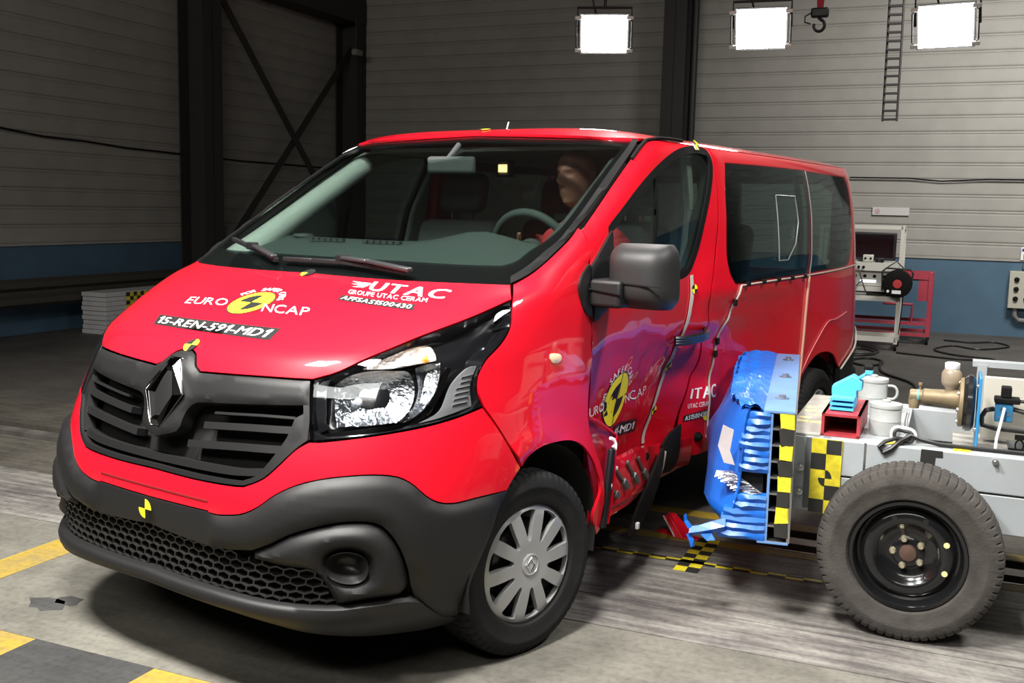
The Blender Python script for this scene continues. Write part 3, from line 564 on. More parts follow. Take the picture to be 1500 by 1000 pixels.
b.tube(pts, .008, 6); b.build('roof_seal', RUB, van)
b = MB(); b.tube([(1.15, 0, 1.955), (1.17, 0, 2.0)], .004, 8); b.lathe([(.02, 0), (.012, .012), (0, .014)], (1.15, 0, 1.953)); b.build('antenna', ALU, van)
# tail
def M_tail(a, b_): y = np.asarray(a, float); z = np.asarray(b_, float); return np.stack([4.0-.03*np.abs(y)**3-.04*np.clip((z-1.2)/.7, 0, 1)**2, y, z], -1)
tl = np.array([(-.80, .45), (.80, .45), (.86, .8), (.85, 1.3), (.80, 1.80), (.72, 1.90), (-.72, 1.90), (-.80, 1.80), (-.85, 1.3), (-.86, .8)])
th_ = [np.array([(s*.06, 1.22), (s*.72, 1.22), (s*.72, 1.74), (s*.64, 1.80), (s*.06, 1.80)]) for s in (-1, 1)]
tail = patch('tailgate', spline([tuple(p)+(1,) for p in tl], .08), M_tail, RED, van, holes=[spline([tuple(p)+(1,) for p in h], .08) for h in th_], step=.1, thick=.05)
for h in th_: patch('rear_window', spline([tuple(p)+(1,) for p in h], .08), M_tail, GLS, tail, step=.15, thick=.004, off=-.01)
b = MB(); b.bx(3.55, 4.06, -.92, .92, .30, .60); b.build('rear_bumper', BLK, van, bevel=.05, seg=3)
patch('rear_corner_trim', lp_xz([(3.53, .628, 1), (3.82, .714, 1), (3.96, .95, 1), (3.99, .6), (3.96, .30, 1), (3.62, .30, 1), (3.57, .50)]), M_near, BLK, van, step=.05, thick=.03, off=.004)
b = MB(); b.tube([Vector(M_near(np.array(3.965), np.array(z)))+Vector((.02, .02, 0)) for z in (.95, 1.1, 1.3, 1.5, 1.7, 1.82, 1.88)], .014, 8); b.build('tail_seal', RUB, van)
# inner floor and headliner
b = MB(); b.bx(.35, 3.9, -.60, .86, .45, .50); b.build('cabin_floor', DTRIM, van)
def M_head(a, b_): p = M_roof(a, b_); p[..., 2] -= .045; return p
patch('headliner', [(1.0, -.74), (3.85, -.74), (3.85, .74), (1.0, .74)], M_head, mat('headliner_cloth', (.30, .30, .27), .9), van, step=.12, thick=.02, edge=0)

# ---------------------------------------------------------------- wheels
def tread_tyre(parent, R, W, rb, notch, mt, n=108, per=3, ax=(0, -1, 0), c=(0, 0, 0), name='tyre'):
    h = W/2
    prof = [(rb, -h*.80, 0), (rb+.012, -h*.98, 0), (rb+(R-rb)*.45, -h*1.04, 0), (R*.945, -h*.93, 1), (R*.988, -h*.80, 1), (R, -h*.50, 1), (R*.982, -h*.47, 0), (R*.982, -h*.40, 0), (R*1.002, -h*.37, 1), (R*1.002, -h*.06, 1), (R*.982, -h*.03, 0), (R*.982, h*.03, 0), (R*1.002, h*.06, 1), (R*1.002, h*.37, 1), (R*.982, h*.40, 0), (R*.982, h*.47, 0), (R, h*.50, 1), (R*.988, h*.80, 1), (R*.945, h*.93, 1), (R*.925, h*.96, 0), (rb+(R-rb)*.60, h*1.045, 0), (rb+(R-rb)*.52, h*1.05, 0), (rb+(R-rb)*.50, h*1.035, 0), (rb+(R-rb)*.25, h*1.03, 0), (rb+.012, h*.98, 0), (rb, h*.80, 0), (rb-.01, h*.5, 0), (rb-.01, -h*.5, 0)]
    axv = Vector(ax).normalized(); x = Vector((0, 0, 1)).cross(axv).normalized(); y = axv.cross(x); vs = []; fs = []; m = len(prof); c = Vector(c)
    for (r, hh, tr) in prof:
        for k in range(n):
            q = r-(notch if tr and k % per == 0 else 0); a = 2*math.pi*(k+(.35 if tr and hh > h*.45 else (-.35 if tr and hh < -h*.45 else 0)))/n
            vs.append(c+axv*hh+(x*math.cos(a)+y*math.sin(a))*q)
    for i in range(m):
        j = (i+1) % m
        for k in range(n): fs.append((i*n+k, i*n+(k+1) % n, j*n+(k+1) % n, j*n+k))
    b = MB(); b.add(vs, fs); o = b.build(name, mt, parent); return o
TYRE = mat('tyre_rubber', (.010, .010, .0105), .8, noise=.35, nscale=9, bump=.15, bscale=120, spec=.25)
HUB = mat('hubcap_silver', (.33, .335, .34), .36, metal=.5)
def hubcap(parent, R, h0, ax=-1):
    n = 10; outer = np.array([(R*math.cos(a), R*math.sin(a)) for a in np.linspace(0, 2*np.pi, 80, endpoint=False)]); holes = []
    for i in range(n):
        a0 = 2*np.pi*(i+.5)/n+.08; H = []
        r0, r1 = R*.42, R*.885; w0, w1 = .085, .195
        for q in np.linspace(0, 1, 6): r = r0+(r1-r0)*q; H.append((r, a0-(w0+(w1-w0)*q**.8)))
        for q in np.linspace(-.6, .6, 4): H.append((r1+.004, a0+w1*q))
        for q in np.linspace(1, 0, 6): r = r0+(r1-r0)*q; H.append((r, a0+(w0+(w1-w0)*q**.8)))
        H.append((r0-.008, a0)); holes.append(np.array([(r*math.cos(a), r*math.sin(a)) for r, a in H]))
    V, F = tri2d(outer, holes, .02, .02); r = np.hypot(V[:, 0], V[:, 1])/R
    hh = h0+.016*np.clip(1-r, 0, 1)**.5-.022*np.clip(.42-r, 0, 1)-.010*np.clip((r-.9)/.1, 0, 1)
    k = len(V); ps = [(float(u), float(-q), float(v)) for (u, v), q in zip(V, hh)]+[(float(u)*.985, float(-(q-.02)), float(v)*.985) for (u, v), q in zip(V, hh)]
    fs = [tuple(int(i) for i in f) for f in F]+[tuple(int(i)+k for i in f[::-1]) for f in F]; ed = {}
    for f in F:
        for i in range(3): ed[(int(f[i]), int(f[(i+1) % 3]))] = 1
    for (i, j) in list(ed):
        if (j, i) not in ed: fs.append((j, i, i+k, j+k))
    b = MB(); b.add(ps, fs); o = b.build('hubcap', HUB, parent)
    b = MB(); b.lathe([(.040, h0+.006), (.040, h0+.013), (.036, h0+.015), (.034, h0+.010), (0, h0+.010)], (0, 0, 0), (0, -1, 0), 28); b.build('hub_cover', mat('hub_grey', (.42, .43, .44), .3, metal=.6), parent)
    b = MB(); q = [(.0, .026), (.018, 0), (0, -.026), (-.018, 0)]; b.tube([(u, -(h0+.013), v) for u, v in q], .004, 6, closed=True); b.build('hub_diamond', CHR, parent, smooth=False)
def van_wheel(name, loc, steer, out):
    wv = empty(name, loc, parent=van); wv.rotation_euler = (0, 0, steer+(0 if out < 0 else math.pi))
    tread_tyre(wv, .335, .20, .212, .007, TYRE, n=300, per=5)
    b = MB(); b.lathe([(.212, -.08), (.205, -.02), (.198, .03), (.16, .04), (.15, .055), (.09, .06), (.06, .05), (0, .05)], (0, 0, 0), (0, -1, 0), 40)
    for k in range(5):
        a = 2*math.pi*k/5; b.lathe([(.011, .05), (.011, .075), (.006, .078), (0, .078)], (.06*math.cos(a), 0, .06*math.sin(a)), (0, -1, 0), 10)
    b.build('steel_rim', mat('rim_black', (.02, .02, .021), .25, metal=.3), wv)
    hubcap(wv, .222, .088)
    return wv
van_wheel('front_wheel', (.0, -.868, .335), math.radians(-11), -1); van_wheel('front_wheel', (.0, .868, .335), math.radians(-11), 1)
van_wheel('rear_wheel', (3.14, -.862, .335), 0, -1); van_wheel('rear_wheel', (3.14, .862, .335), 0, 1)
# ---------------------------------------------------------------- door mirrors
for s in (-1,):
    dr = doors[0]
    def rbox(name, c, d, mt, bev, par, seg=4, rot=None):
        b = MB(); b.box(c, d, rot); return b.build(name, mt, par, bevel=bev, seg=seg)
    R = Matrix.Rotation(math.radians(-8), 3, 'Z')
    hs = empty('door_mirror', parent=van)
    # front shell as a rounded loft: rows in z, half outline in (y, x)
    b = MB(); nz_, na_ = 16, 24; vs = []
    for i in range(nz_+1):
        q = i/nz_; z = 1.228+.240*q; e = 1-abs(2*q-1)**5; ww = .128*(.80+.20*e)*(1 if q > .1 else .94); dd = .13*(.45+.55*e)
        cy = -1.112-.010*(1-q)
        for k in range(na_):
            a = 2*math.pi*k/na_; ca, sa_ = math.cos(a), math.sin(a); p = 3.2
            r = (abs(ca)**p+abs(sa_)**p)**(-1/p)
            x = .50+(dd*r*ca if ca < 0 else .05*r*ca); y = cy+ww*r*sa_
            vs.append((x, y, z))
    fs = [(i*na_+k, i*na_+(k+1) % na_, (i+1)*na_+(k+1) % na_, (i+1)*na_+k) for i in range(nz_) for k in range(na_)]
    fs += [tuple(range(na_)), tuple(nz_*na_+k for k in range(na_))]
    b.add(vs, fs); b.build('mirror_shell', mat('mirror_black', (.013, .013, .0135), .5, bump=.12, bscale=900), hs)
    b = MB(); b.bx(.345, .47, -1.09, -.955, 1.232, 1.336); b.build('mirror_base', BLK, hs, bevel=.015, seg=3)
    b = MB(); b.beam((.44, -.93, 1.27), (.44, -1.06, 1.28), .10, .10); b.build('mirror_arm', BLK, hs, bevel=.02, seg=3)
    b = MB(); b.bx(.548, .556, -1.215, -1.01, 1.25, 1.445); b.build('mirror_glass', CHR, hs, bevel=.003)
    b = MB(); b.beam((.368, -1.238, 1.318), (.368, -.99, 1.33), .006, .004); b.beam((.34, -1.09, 1.285), (.34, -.957, 1.30), .006, .004); b.build('shell_split', RUB, hs)
# door handle
def onN(x, z, o): p = M_near(np.array(x), np.array(z)); return Vector((p[0], p[1]-o, p[2]))
hd = empty('door_handle', parent=van)
b = MB(); pts = [onN(1.34, .998, .02), onN(1.37, .998, .05), onN(1.45, .998, .062), onN(1.55, 1.0, .060), onN(1.62, 1.01, .05), onN(1.65, 1.02, .015)]
for k in range(3): b.tube([p+Vector((0, 0, .012*(k-1))) for p in pts], .012, 8)
b.build('grip', mat('handle_black', (.014, .016, .02), .25, coat=.5), hd)
b = MB(); b.tube([p+Vector((0, -.004, .020)) for p in pts[1:]], .004, 6); b.build('bright_edge', CHR, hd)
b = MB(); b.lathe([(.06, -.01), (.05, -.03), (.03, -.045), (0, -.05)], onN(1.46, 1.01, .004), (0, -1, 0), 20); b.build('handle_cup', RED, hd)
# wipers
def onW(t, z, o=.016): p = S(np.array(t), np.array(z)); return Vector((p[0]-o*.55, p[1], p[2]+o*.85))
def wiper(nm, pts, w, ht):
    b = MB()
    for p, q in zip(pts[:-1], pts[1:]): b.beam(p, q, w, ht)
    return b
wp = empty('wiper', parent=van)
wiper('b', [onW(-.1266, 1.3551), onW(-.02, 1.356), onW(.0843, 1.3572), onW(.2, 1.349), onW(.30, 1.338)], .024, .018).build('wiper_blade', BLK, wp, bevel=.004)
wiper('a', [onW(.085, 1.362, .03), onW(.18, 1.352, .035), onW(.318, 1.3326, .035)], .032, .016).build('wiper_arm', mat('wiper_grey', (.022, .022, .024), .35), wp, bevel=.006)
b = MB(); b.box(onW(.0843, 1.362, .026), (.03, .06, .03)); b.build('wiper_joint', RUB, wp, bevel=.006)
wp = empty('wiper', parent=van)
wiper('b', [onW(-.4163, 1.4155), onW(-.2846, 1.3866), onW(-.20, 1.366), onW(-.1506, 1.3494)], .022, .018).build('wiper_blade', BLK, wp, bevel=.004)
wiper('a', [onW(-.27, 1.385, .03), onW(-.1506, 1.3494, .032)], .028, .016).build('wiper_arm', MATS['wiper_grey'], wp, bevel=.006)
b = MB(); b.box(onW(-.2846, 1.388, .026), (.03, .05, .03)); b.build('wiper_joint', RUB, wp, bevel=.006)
# ---------------------------------------------------------------- vinyl lettering
GLY = {}
def glyph(ch):
    if ch in GLY: return GLY[ch]
    if ch == '1':
        GLY[ch] = (np.array([(.13, 0), (.25, 0), (.25, .72), (.15, .72), (.0, .56), (.0, .46), (.13, .56)]), [(0, 1, 2, 3, 6), (3, 4, 5, 6)])
        return GLY[ch]
    cu_ = bpy.data.curves.new('lettering', 'FONT'); cu_.body = ch; cu_.size = 1; cu_.resolution_u = 3
    o = bpy.data.objects.new('lettering', cu_); COL.objects.link(o); dg = bpy.context.evaluated_depsgraph_get(); me = bpy.data.meshes.new_from_object(o.evaluated_get(dg))
    V = np.array([v.co[:2] for v in me.vertices]); F = [tuple(p.vertices) for p in me.polygons]; V[:, 0] -= V[:, 0].min()
    bpy.data.objects.remove(o); bpy.data.curves.remove(cu_); bpy.data.meshes.remove(me); GLY[ch] = (V, F); return GLY[ch]
def text2d(s, shear=0, bold=0):
    """letters set side by side; bold thickens each stroke with a second, shifted copy"""
    x = 0; Vs = []; Fs = []; k = 0
    for ch in s:
        if ch == ' ': x += .32; continue
        V, F = glyph(ch)
        for dx in ([0, bold] if bold else [0]):
            W_ = V+np.array([x+dx, 0]); Vs.append(W_); Fs += [tuple(i+k for i in f) for f in F]; k += len(V)
        x += V[:, 0].max()+.10+bold
    P = np.concatenate(Vs); P = np.stack([P[:, 0]+shear*P[:, 1], P[:, 1]], 1); return P, Fs
def surf_sheet(name, ab, F, M, mt, parent, off=.0025, thick=0):
    a, b_ = ab[:, 0], ab[:, 1]; e = 1e-4; X = M(a, b_); N = np.cross(M(a+e, b_)-X, M(a, b_+e)-X); N /= np.maximum(np.linalg.norm(N, axis=1), 1e-12)[:, None]
    N *= np.sign(((X-CEN)*N).sum(1).mean()); X = X+N*off
    me = bpy.data.meshes.new(name); me.from_pydata([tuple(p) for p in X], [], F); bm = bmesh.new(); bm.from_mesh(me); bmesh.ops.recalc_face_normals(bm, faces=bm.faces)
    bm.to_mesh(me); bm.free(); return link(name, me, mt, parent, smooth=False)
def quadmap(q, uv): A, Bb, Cc, Dd = [np.array(p) for p in q]; u = uv[:, :1]; v = uv[:, 1:]; return A*(1-u)*(1-v)+Bb*u*(1-v)+Cc*u*v+Dd*(1-u)*v
def put_text(s, q, M, mt, parent, shear=0, bold=0, off=.0025, pad=(0, 0), name='lettering'):
    V, F = text2d(s, shear, bold); lo, hi = V.min(0), V.max(0); uv = (V-lo)/(hi-lo); uv = np.stack([pad[0]+uv[:, 0]*(1-2*pad[0]), pad[1]+uv[:, 1]*(1-2*pad[1])], 1); P = quadmap(q, uv)
    if len(s) > 6: return surf_sheet(name, P, F, M, mt, parent, off)
    k = 0; j = 0                                   # short words: each letter a piece of its own
    for ch in s:
        gv, gf = glyph(ch); m = 2 if bold else 1; nv, nf = len(gv)*m, len(gf)*m
        surf_sheet('letter', P[k:k+nv], [tuple(i-k for i in f) for f in F[j:j+nf]], M, mt, parent, off); k += nv; j += nf
def hq(n): return [(p[0], float(VZ(p[1]))) for p in QD[n]]
def dq(n): return QD[n]
def strip(q, M, mt, parent, sa=1., off=.0015, name='strip'):
    lp_ = spline([tuple(p)+(1,) for p in q], .03, scale=(sa, 1)); return patch(name, lp_, M, mt, parent, sa=sa, step=.04, thick=.001, off=off, edge=0)
def ncap_disc(c, r, M, parent, sa, va=1., off=.002):
    """yellow disc with two opposed black quarters, thin cross and black rim"""
    def ring(r_, a0, a1, n): return [(c[0]+r_*math.cos(a)/sa, c[1]+r_*math.sin(a)*va) for a in np.linspace(a0, a1, n)]
    dk = empty('roundel', parent=None); dk.parent = parent
    def pc(nm, lp_, mt, o): patch(nm, np.array(lp_), M, mt, parent, sa=sa, step=.04, thick=.0008, off=o, edge=0)
    bpy.data.objects.remove(dk)
    pc('roundel_rim', ring(r*1.06, 0, 2*math.pi, 49)[:-1], BKV, off-.0007)
    pc('roundel', ring(r, 0, 2*math.pi, 49)[:-1], YEL, off)
    for a0 in (math.pi/2, -math.pi/2): pc('roundel_quarter', [c]+ring(r*.68, a0, a0+math.pi/2, 12), BKV, off+.0008)
    pc('roundel_cross', [(c[0]-r/sa, c[1]-.02*r), (c[0]+r/sa, c[1]-.02*r), (c[0]+r/sa, c[1]+.02*r), (c[0]-r/sa, c[1]+.02*r)], BKV, off+.001)
    pc('roundel_cross', [(c[0]-.02*r/sa, c[1]-r*va), (c[0]+.02*r/sa, c[1]-r*va), (c[0]+.02*r/sa, c[1]+r*va), (c[0]-.02*r/sa, c[1]+r*va)], BKV, off+.001)
def arc_text(s, c, r, a0, a1, hgt, M, mt, parent, sa, va=1., off=.0025):
    n = len(s); Vs = []; Fs = []; k = 0
    for i, ch in enumerate(s):
        if ch == ' ': continue
        V, F = text2d(ch, 0, .03); lo, hi = V.min(0), V.max(0); V = (V-[(lo[0]+hi[0])/2, 0])*hgt/.72
        a = a0+(a1-a0)*i/(n-1); x = (r+V[:, 1])*math.cos(a)+V[:, 0]*math.sin(a); y = (r+V[:, 1])*math.sin(a)-V[:, 0]*math.cos(a)
        surf_sheet('letter', np.stack([c[0]+x/sa, c[1]+y*va], 1), F, M, mt, parent, off)
TA = 1.49
put_text('EURO', hq('h_euro'), M_front, WHT, hood); put_text('NCAP', hq('h_ncap'), M_front, WHT, hood)
hc = (-.006, float(VZ(1.2265))); ncap_disc(hc, .088, M_front, hood, TA); arc_text('FOR SAFER CARS', hc, .103, math.radians(152), math.radians(22), .027, M_front, WHT, hood, TA)
strip(hq('h_strip'), M_front, BKV, hood, SA); put_text('15-REN-591-MD1', hq('h_strip'), M_front, WHT, hood, .15, .03, pad=(.03, .16))
put_text('UTAC', hq('h_utac'), M_front, WHT, hood, .15, .06); put_text('GROUPE UTAC CERAM', hq('h_group'), M_front, WHT, hood, .1, .015)
strip(hq('h_aff'), M_front, BKV, hood, SA); put_text('AFFSAS1500430', hq('h_aff'), M_front, WHT, hood, .15, .02, pad=(.03, .14))
q = hq('h_bird'); wing = [np.array([(0, .55), (.55, .72), (1, .98), (.7, .6), (.45, .5)]), np.array([(.08, .1), (.55, .40), (.98, .85), (.75, .25), (.5, .2)]), np.array([(.0, .95), (.5, .98), (.95, 1.0), (.6, .8), (.3, .8)])]
for wg in wing: surf_sheet('wing_mark', quadmap(q, wg), [tuple(range(len(wg)))], M_front, WHT, hood, .0025)
# the same lettering on the crushed door and side panel
nd, sp_ = doors[0], sides[0]
put_text('URO', dq('d_euro'), M_near, WHT, nd, off=.004); put_text('NCAP', dq('d_ncap'), M_near, WHT, nd, off=.004)
dc = (.808, .800); ncap_disc(dc, .125, M_near, nd, .82, .92, .004); arc_text('FOR SAFER CARS', dc, .140, math.radians(185), math.radians(20), .036, M_near, WHT, nd, .86, .86, .004)
strip([(.86, .606), (1.285, .567), (1.245, .634), (.86, .672)], M_near, BKV, nd, off=.004); put_text('91-MD1', [(.86, .612), (1.27, .574), (1.235, .628), (.86, .664)], M_near, WHT, nd, .1, .05, off=.0055, pad=(.04, .1))
put_text('ITAC', dq('d_utac'), M_near, WHT, sp_, .1, .06, off=.004); put_text('UTAC CERAM', dq('d_group'), M_near, WHT, sp_, .05, .04, off=.004)
strip(dq('d_aff'), M_near, BKV, sp_, off=.004); put_text('AS1500430', dq('d_aff'), M_near, WHT, sp_, .1, .05, off=.0055, pad=(.04, .12))
# crash-test markers: yellow / black quartered dots
def marker(c, r, M, parent, sa, yellow=(0, 2), off=.004, va=1., only=False, rot=0):
    for k in range(4):
        y = k in yellow
        if only and not y: continue
        lp_ = [c]+[(c[0]+r*math.cos(a)/sa, c[1]+r*va*math.sin(a)) for a in np.linspace(k*math.pi/2+rot, (k+1)*math.pi/2+rot, 8)]
        patch('marker', np.array(lp_), M, YEL if y else BKV, parent, sa=sa, step=.05, thick=.001, off=off, edge=0)
marker((0, float(VZ(.565))), .032, M_front, skirt, TA, (0, 2), .020, only=True, rot=0)
marker((0, float(VZ(1.098))), .030, M_front, hood, TA, (0, 2), .004, rot=math.radians(0))
marker((0, float(VZ(1.323))), .03, M_front, hood, TA, (2,), .004)
marker((.98, 0), .03, M_roof, roof, 1, (0, 2), .004)
marker((1.84, .565), .024, M_near, sp_, 1, (0, 2), .007, only=True)
TAPE = mat('cream_tape', (.50, .45, .39), .6)
def ribbon(pts, wd, nm, mt, parent, M=M_near, o=.004):
    p = spline(pts, .03, False); d = np.gradient(p, axis=0); d /= np.maximum(np.linalg.norm(d, axis=1), 1e-9)[:, None]; n = np.stack([-d[:, 1], d[:, 0]], 1)
    return patch(nm, np.concatenate([p+n*wd/2, (p-n*wd/2)[::-1]]), M, mt, parent, step=.05, thick=.0015, off=o, edge=0)
ribbon([(1.44, 1.30), (1.45, 1.214), (1.445, 1.085), (1.44, 1.028), (1.44, .933), (1.44, .814), (1.44, .70), (1.44, .622), (1.44, .47)], .030, 'string_tape', TAPE, nd, o=.006)
ribbon([(1.44, 1.893), (1.44, 1.868)], .03, 'string_tape', TAPE, nd, o=.016)
def wire(pts, r, nm, mt, parent, o=.006, M=M_near):
    b = MB(); b.tube([Vector(M(np.array(x), np.array(z)))+Vector((0, -o, 0)) for x, z in spline(pts, .04, False)], r, 6); return b.build(nm, mt, parent)
wire([(1.875, 1.235), (1.862, 1.15), (1.85, 1.026), (1.85, .912), (1.85, .735), (1.85, .594), (1.85, .45)], .0055, 'string', TAPE, sp_)
wire([(1.875, 1.236), (2.3, 1.24), (2.91, 1.245), (3.5, 1.262), (3.93, 1.28)], .0042, 'string', TAPE, sp_)
wire([(2.925, 1.84), (2.925, 1.25)], .0035, 'window_joint', mat('joint_grey', (.2, .2, .2), .4), sp_)
wire([(2.92, 1.24), (2.9, 1.06), (2.89, .78), (2.88, .68), (2.86, .49)], .008, 'string', mat('peach_tape', (.55, .30, .22), .6), sp_)
wire([(2.90, .67), (3.05, .80), (3.25, .94), (3.40, .955), (3.62, .985)], .003, 'seam', mat('pale_seam', (.6, .2, .22), .5), sp_)
wire([(3.525, .63), (3.83, .74), (3.95, .86)], .006, 'string', TAPE, sp_, o=.012)
for (x, z) in ((1.862, 1.15), (1.85, .95), (1.85, .885)):
    b = MB(); p = onN(x, z, .012); b.box(p, (.03, .014, .035)); b.build('string_clip', RUB, sp_, bevel=.004)
for i in range(5):
    b = MB(); x = 1.95+.22*i; p = onN(x, 1.241, .012); b.box(p, (.035, .016, .022)); b.build('string_clip', RUB, sp_, bevel=.004)
for (x, z) in ((1.452, 1.235), (1.44, .64), (1.44, .86)):
    marker((x+.012, z), .022, M_near, nd, 1, (0, 2), .010)
marker((1.46, 1.888), .02, M_near, nd, 1, (0, 2), .018)
# pushed-in rocker: sill panel with its bare clips, hanging cladding, torn door edge
ds_ = pch([(.40, .012), (.5, .012), (.8, .05), (1.1, .12), (1.44, .215), (1.7, .205), (1.9, .165), (2.2, .12)])
def M_sill(a, b_): x = np.asarray(a, float); z = np.asarray(b_, float); return np.stack([x+0*z, -float(wz(.45))+ds_(x)+.03*np.clip((.40-z)/.1, 0, 1)**2, z+0*x], -1)
def onS(x, z, o): p = M_sill(np.array(x), np.array(z)); return Vector((p[0], p[1]-o, p[2]))
sill = patch('sill', lp_xz([(.552, .50, 1), (.598, .588, 1), (.791, .570), (.986, .558), (1.15, .53), (1.405, .480), (1.60, .465), (1.76, .46, 1), (1.78, .31, 1), (1.60, .295), (1.383, .289), (1.062, .312), (.82, .336), (.555, .352, 1)]), M_sill, RED, van, step=.04, thick=.03, edge=.006)
b = MB(); b.tube([onS(x, z, .002) for x, z in ((.56, .395), (.82, .378), (1.062, .352), (1.36, .328))], .005, 6); b.build('sill_seam', mat('seam_dark', (.12, .003, .006), .6), sill)
CLIP = mat('clip_grey', (.16, .16, .16), .35, metal=.6)
for (p_, q_) in (((.62, .554), (.778, .438)), ((.764, .547), (.917, .43)), ((.92, .53), (1.086, .407)), ((.568, .494), (.654, .431))):
    A_, C_ = onS(*p_, .006), onS(*q_, .010); b = MB(); b.beam(A_, A_.lerp(C_, .62), .012, .012, up=(0, -1, 0)); b.beam(A_.lerp(C_, .60), C_, .026, .022, up=(0, -1, 0)); b.build('trim_clip', CLIP, sill, bevel=.004)
    b = MB(); b.box(A_+Vector((0, -.004, .004)), (.014, .012, .014)); b.build('clip_tip', WHT if p_[0] < .7 else CLIP, sill, bevel=.003)
b = MB(); b.lathe([(.020, 0), (.018, .004), (0, .005)], onS(1.11, .495, -.001), (-.25, -1, 0), 16); b.build('sill_plug', RUB, sill)
patch('door_patch', lp_xz([(1.441, .475, 1), (1.51, .52), (1.63, .55, 1), (1.62, .417), (1.60, .36), (1.563, .323, 1), (1.432, .335, 1)]), M_sill, BLK, sill, step=.04, thick=.012, off=.016, edge=.003)
def blade(cp, wd, th):
    b = MB(); n = len(cp); vs = []
    for i, p in enumerate(cp):
        p = Vector(p); w_ = wd[i]
        d = Vector(cp[min(i+1, n-1)])-Vector(cp[max(i-1, 0)]); d.normalize(); s_ = d.cross(Vector((0, -1, 0))).normalized()
        for u, v in ((-1, -1), (1, -1), (1, 1), (-1, 1)): vs.append(p+s_*u*w_/2+Vector((0, v*th/2, 0)))
    fs = [(0, 1, 2, 3), tuple(4*(n-1)+k for k in (3, 2, 1, 0))]
    for i in range(n-1):
        for k in range(4): fs.append((4*i+k, 4*i+(k+1) % 4, 4*i+4+(k+1) % 4, 4*i+4+k))
    b.add(vs, fs); return b
blade([onS(1.40, .465, .03), onS(1.34, .42, .035), onS(1.235, .385, .035), onS(1.13, .325, .035), onS(1.02, .26, .03), onS(.93, .21, .02), onS(.875, .19, .015)], [.03, .075, .105, .11, .10, .07, .02], .014).build('torn_cladding', BLK, sill, smooth=False, bevel=.003)
blade([onS(1.42, .455, .035), onS(1.395, .38, .036), onS(1.385, .31, .036)], [.006, .006, .004], .01).build('cladding_edge', TAPE, sill)
b = MB(); b.box(onS(.945, .225, .04), (.02, .014, .03)); b.build('cladding_tab', WHT, sill, bevel=.003)
patch('torn_flap', lp_xz([(.395, .800, 1), (.475, .770, 1), (.600, .696, 1), (.590, .50), (.573, .337, 1), (.450, .330, 1), (.46, .509), (.42, .66)]), lambda a, b_: M_sill(a, b_)+np.stack([0*a, .02+.0*a, 0*a], -1), mat('flap_shade_red', (.30, .004, .010), .4, coat=.6), nd, step=.03, thick=.01, disp=lambda a, b_, X, d: .03*np.clip((a-.50)/.1, 0, 1))  # darker copy of the body red, with the recess's shade in the colour
b = MB(); b.tube([onS(.395, .800, -.008), onS(.475, .772, -.006), onS(.602, .698, .012), onS(.593, .50, .012), onS(.575, .337, .012)], .006, 6); b.build('flap_edge', RED, nd)
b = MB(); b.beam(onS(.548, .655, .02), onS(.515, .335, .02), .034, .020, up=(0, -1, 0)); b.build('fender_strip', BLK, fends[0], bevel=.006)
b = MB(); b.tube([onS(.53, .70, .02), onS(.552, .69, .026), onS(.560, .672, .03), onS(.550, .655, .034), onS(.540, .668, .03)], .007, 6); b.build('torn_tab', WHT, fends[0])
b = MB(); b.lathe([(.03, -.01), (.02, .01), (.012, .02), (0, .022)], onN(1.80, .46, 0), (0, -1, 0), 14); b.build('fixing', RUB, sp_)
# ---------------------------------------------------------------- cabin
DASH = mat('dash_green_grey', (.026, .036, .034), .75, bump=.1, bscale=300)
b = MB(); prof = [(-.02, 1.340), (.10, 1.385), (.25, 1.425), (.38, 1.440), (.46, 1.42), (.52, 1.33), (.50, 1.15), (.46, .95), (.0, .95)]
ny = 18; vs = []
for i in range(ny+1):
    y = -.80+1.60*i/ny; sh = .17*abs(y/.85)**2.6; hump = .055*math.exp(-((y+.42)/.20)**2)
    for j, (x, z) in enumerate(prof): vs.append((x+sh*(1 if j < 3 else .3), y, z+(hump if j in (3, 4) else hump*.4 if j == 2 else 0)))
m_ = len(prof); fs = [(i*m_+j, i*m_+j+1, (i+1)*m_+j+1, (i+1)*m_+j) for i in range(ny) for j in range(m_-1)]; fs += [tuple(range(m_)), tuple(ny*m_+j for j in range(m_))]
b.add(vs, fs); dash = b.build('dashboard', DASH, van)
for y0 in (.42, .10):
    b = MB()
    for k in range(6): b.box((.275, y0-.036*k, 1.437), (.02, .026, .012))
    b.build('vent', DTRIM, dash)
b = MB(); b.lathe([(.05, 0), (.045, .012), (0, .014)], (.40, .60, 1.44), (0, 0, 1), 18); b.build('speaker_cover', DTRIM, dash)
b = MB(); pts = [Vector((.66, -.50, 1.40))+Matrix.Rotation(math.radians(-24), 3, 'Y') @ Vector((0, .19*math.cos(a), .19*math.sin(a))) for a in np.linspace(0, 2*math.pi, 32, endpoint=False)]
sw = b.tube(pts, .018, 10, closed=True) and b.build('steering_wheel', DASH, van)
b = MB(); cW = Vector((.64, -.50, 1.40)); b.lathe([(.07, -.02), (.065, .02), (0, .03)], cW, (.9, 0, .4), 18)
for a in (0, math.pi, -math.pi/2): b.beam(cW, Vector((.66, -.50, 1.40))+Matrix.Rotation(math.radians(-24), 3, 'Y') @ Vector((0, .18*math.cos(a), .18*math.sin(a))), .05, .02, up=(1, 0, 0))
b.build('wheel_hub', DTRIM, sw)
SEAT = mat('seat_cloth', (.022, .024, .025), .9, bump=.2, bscale=500)
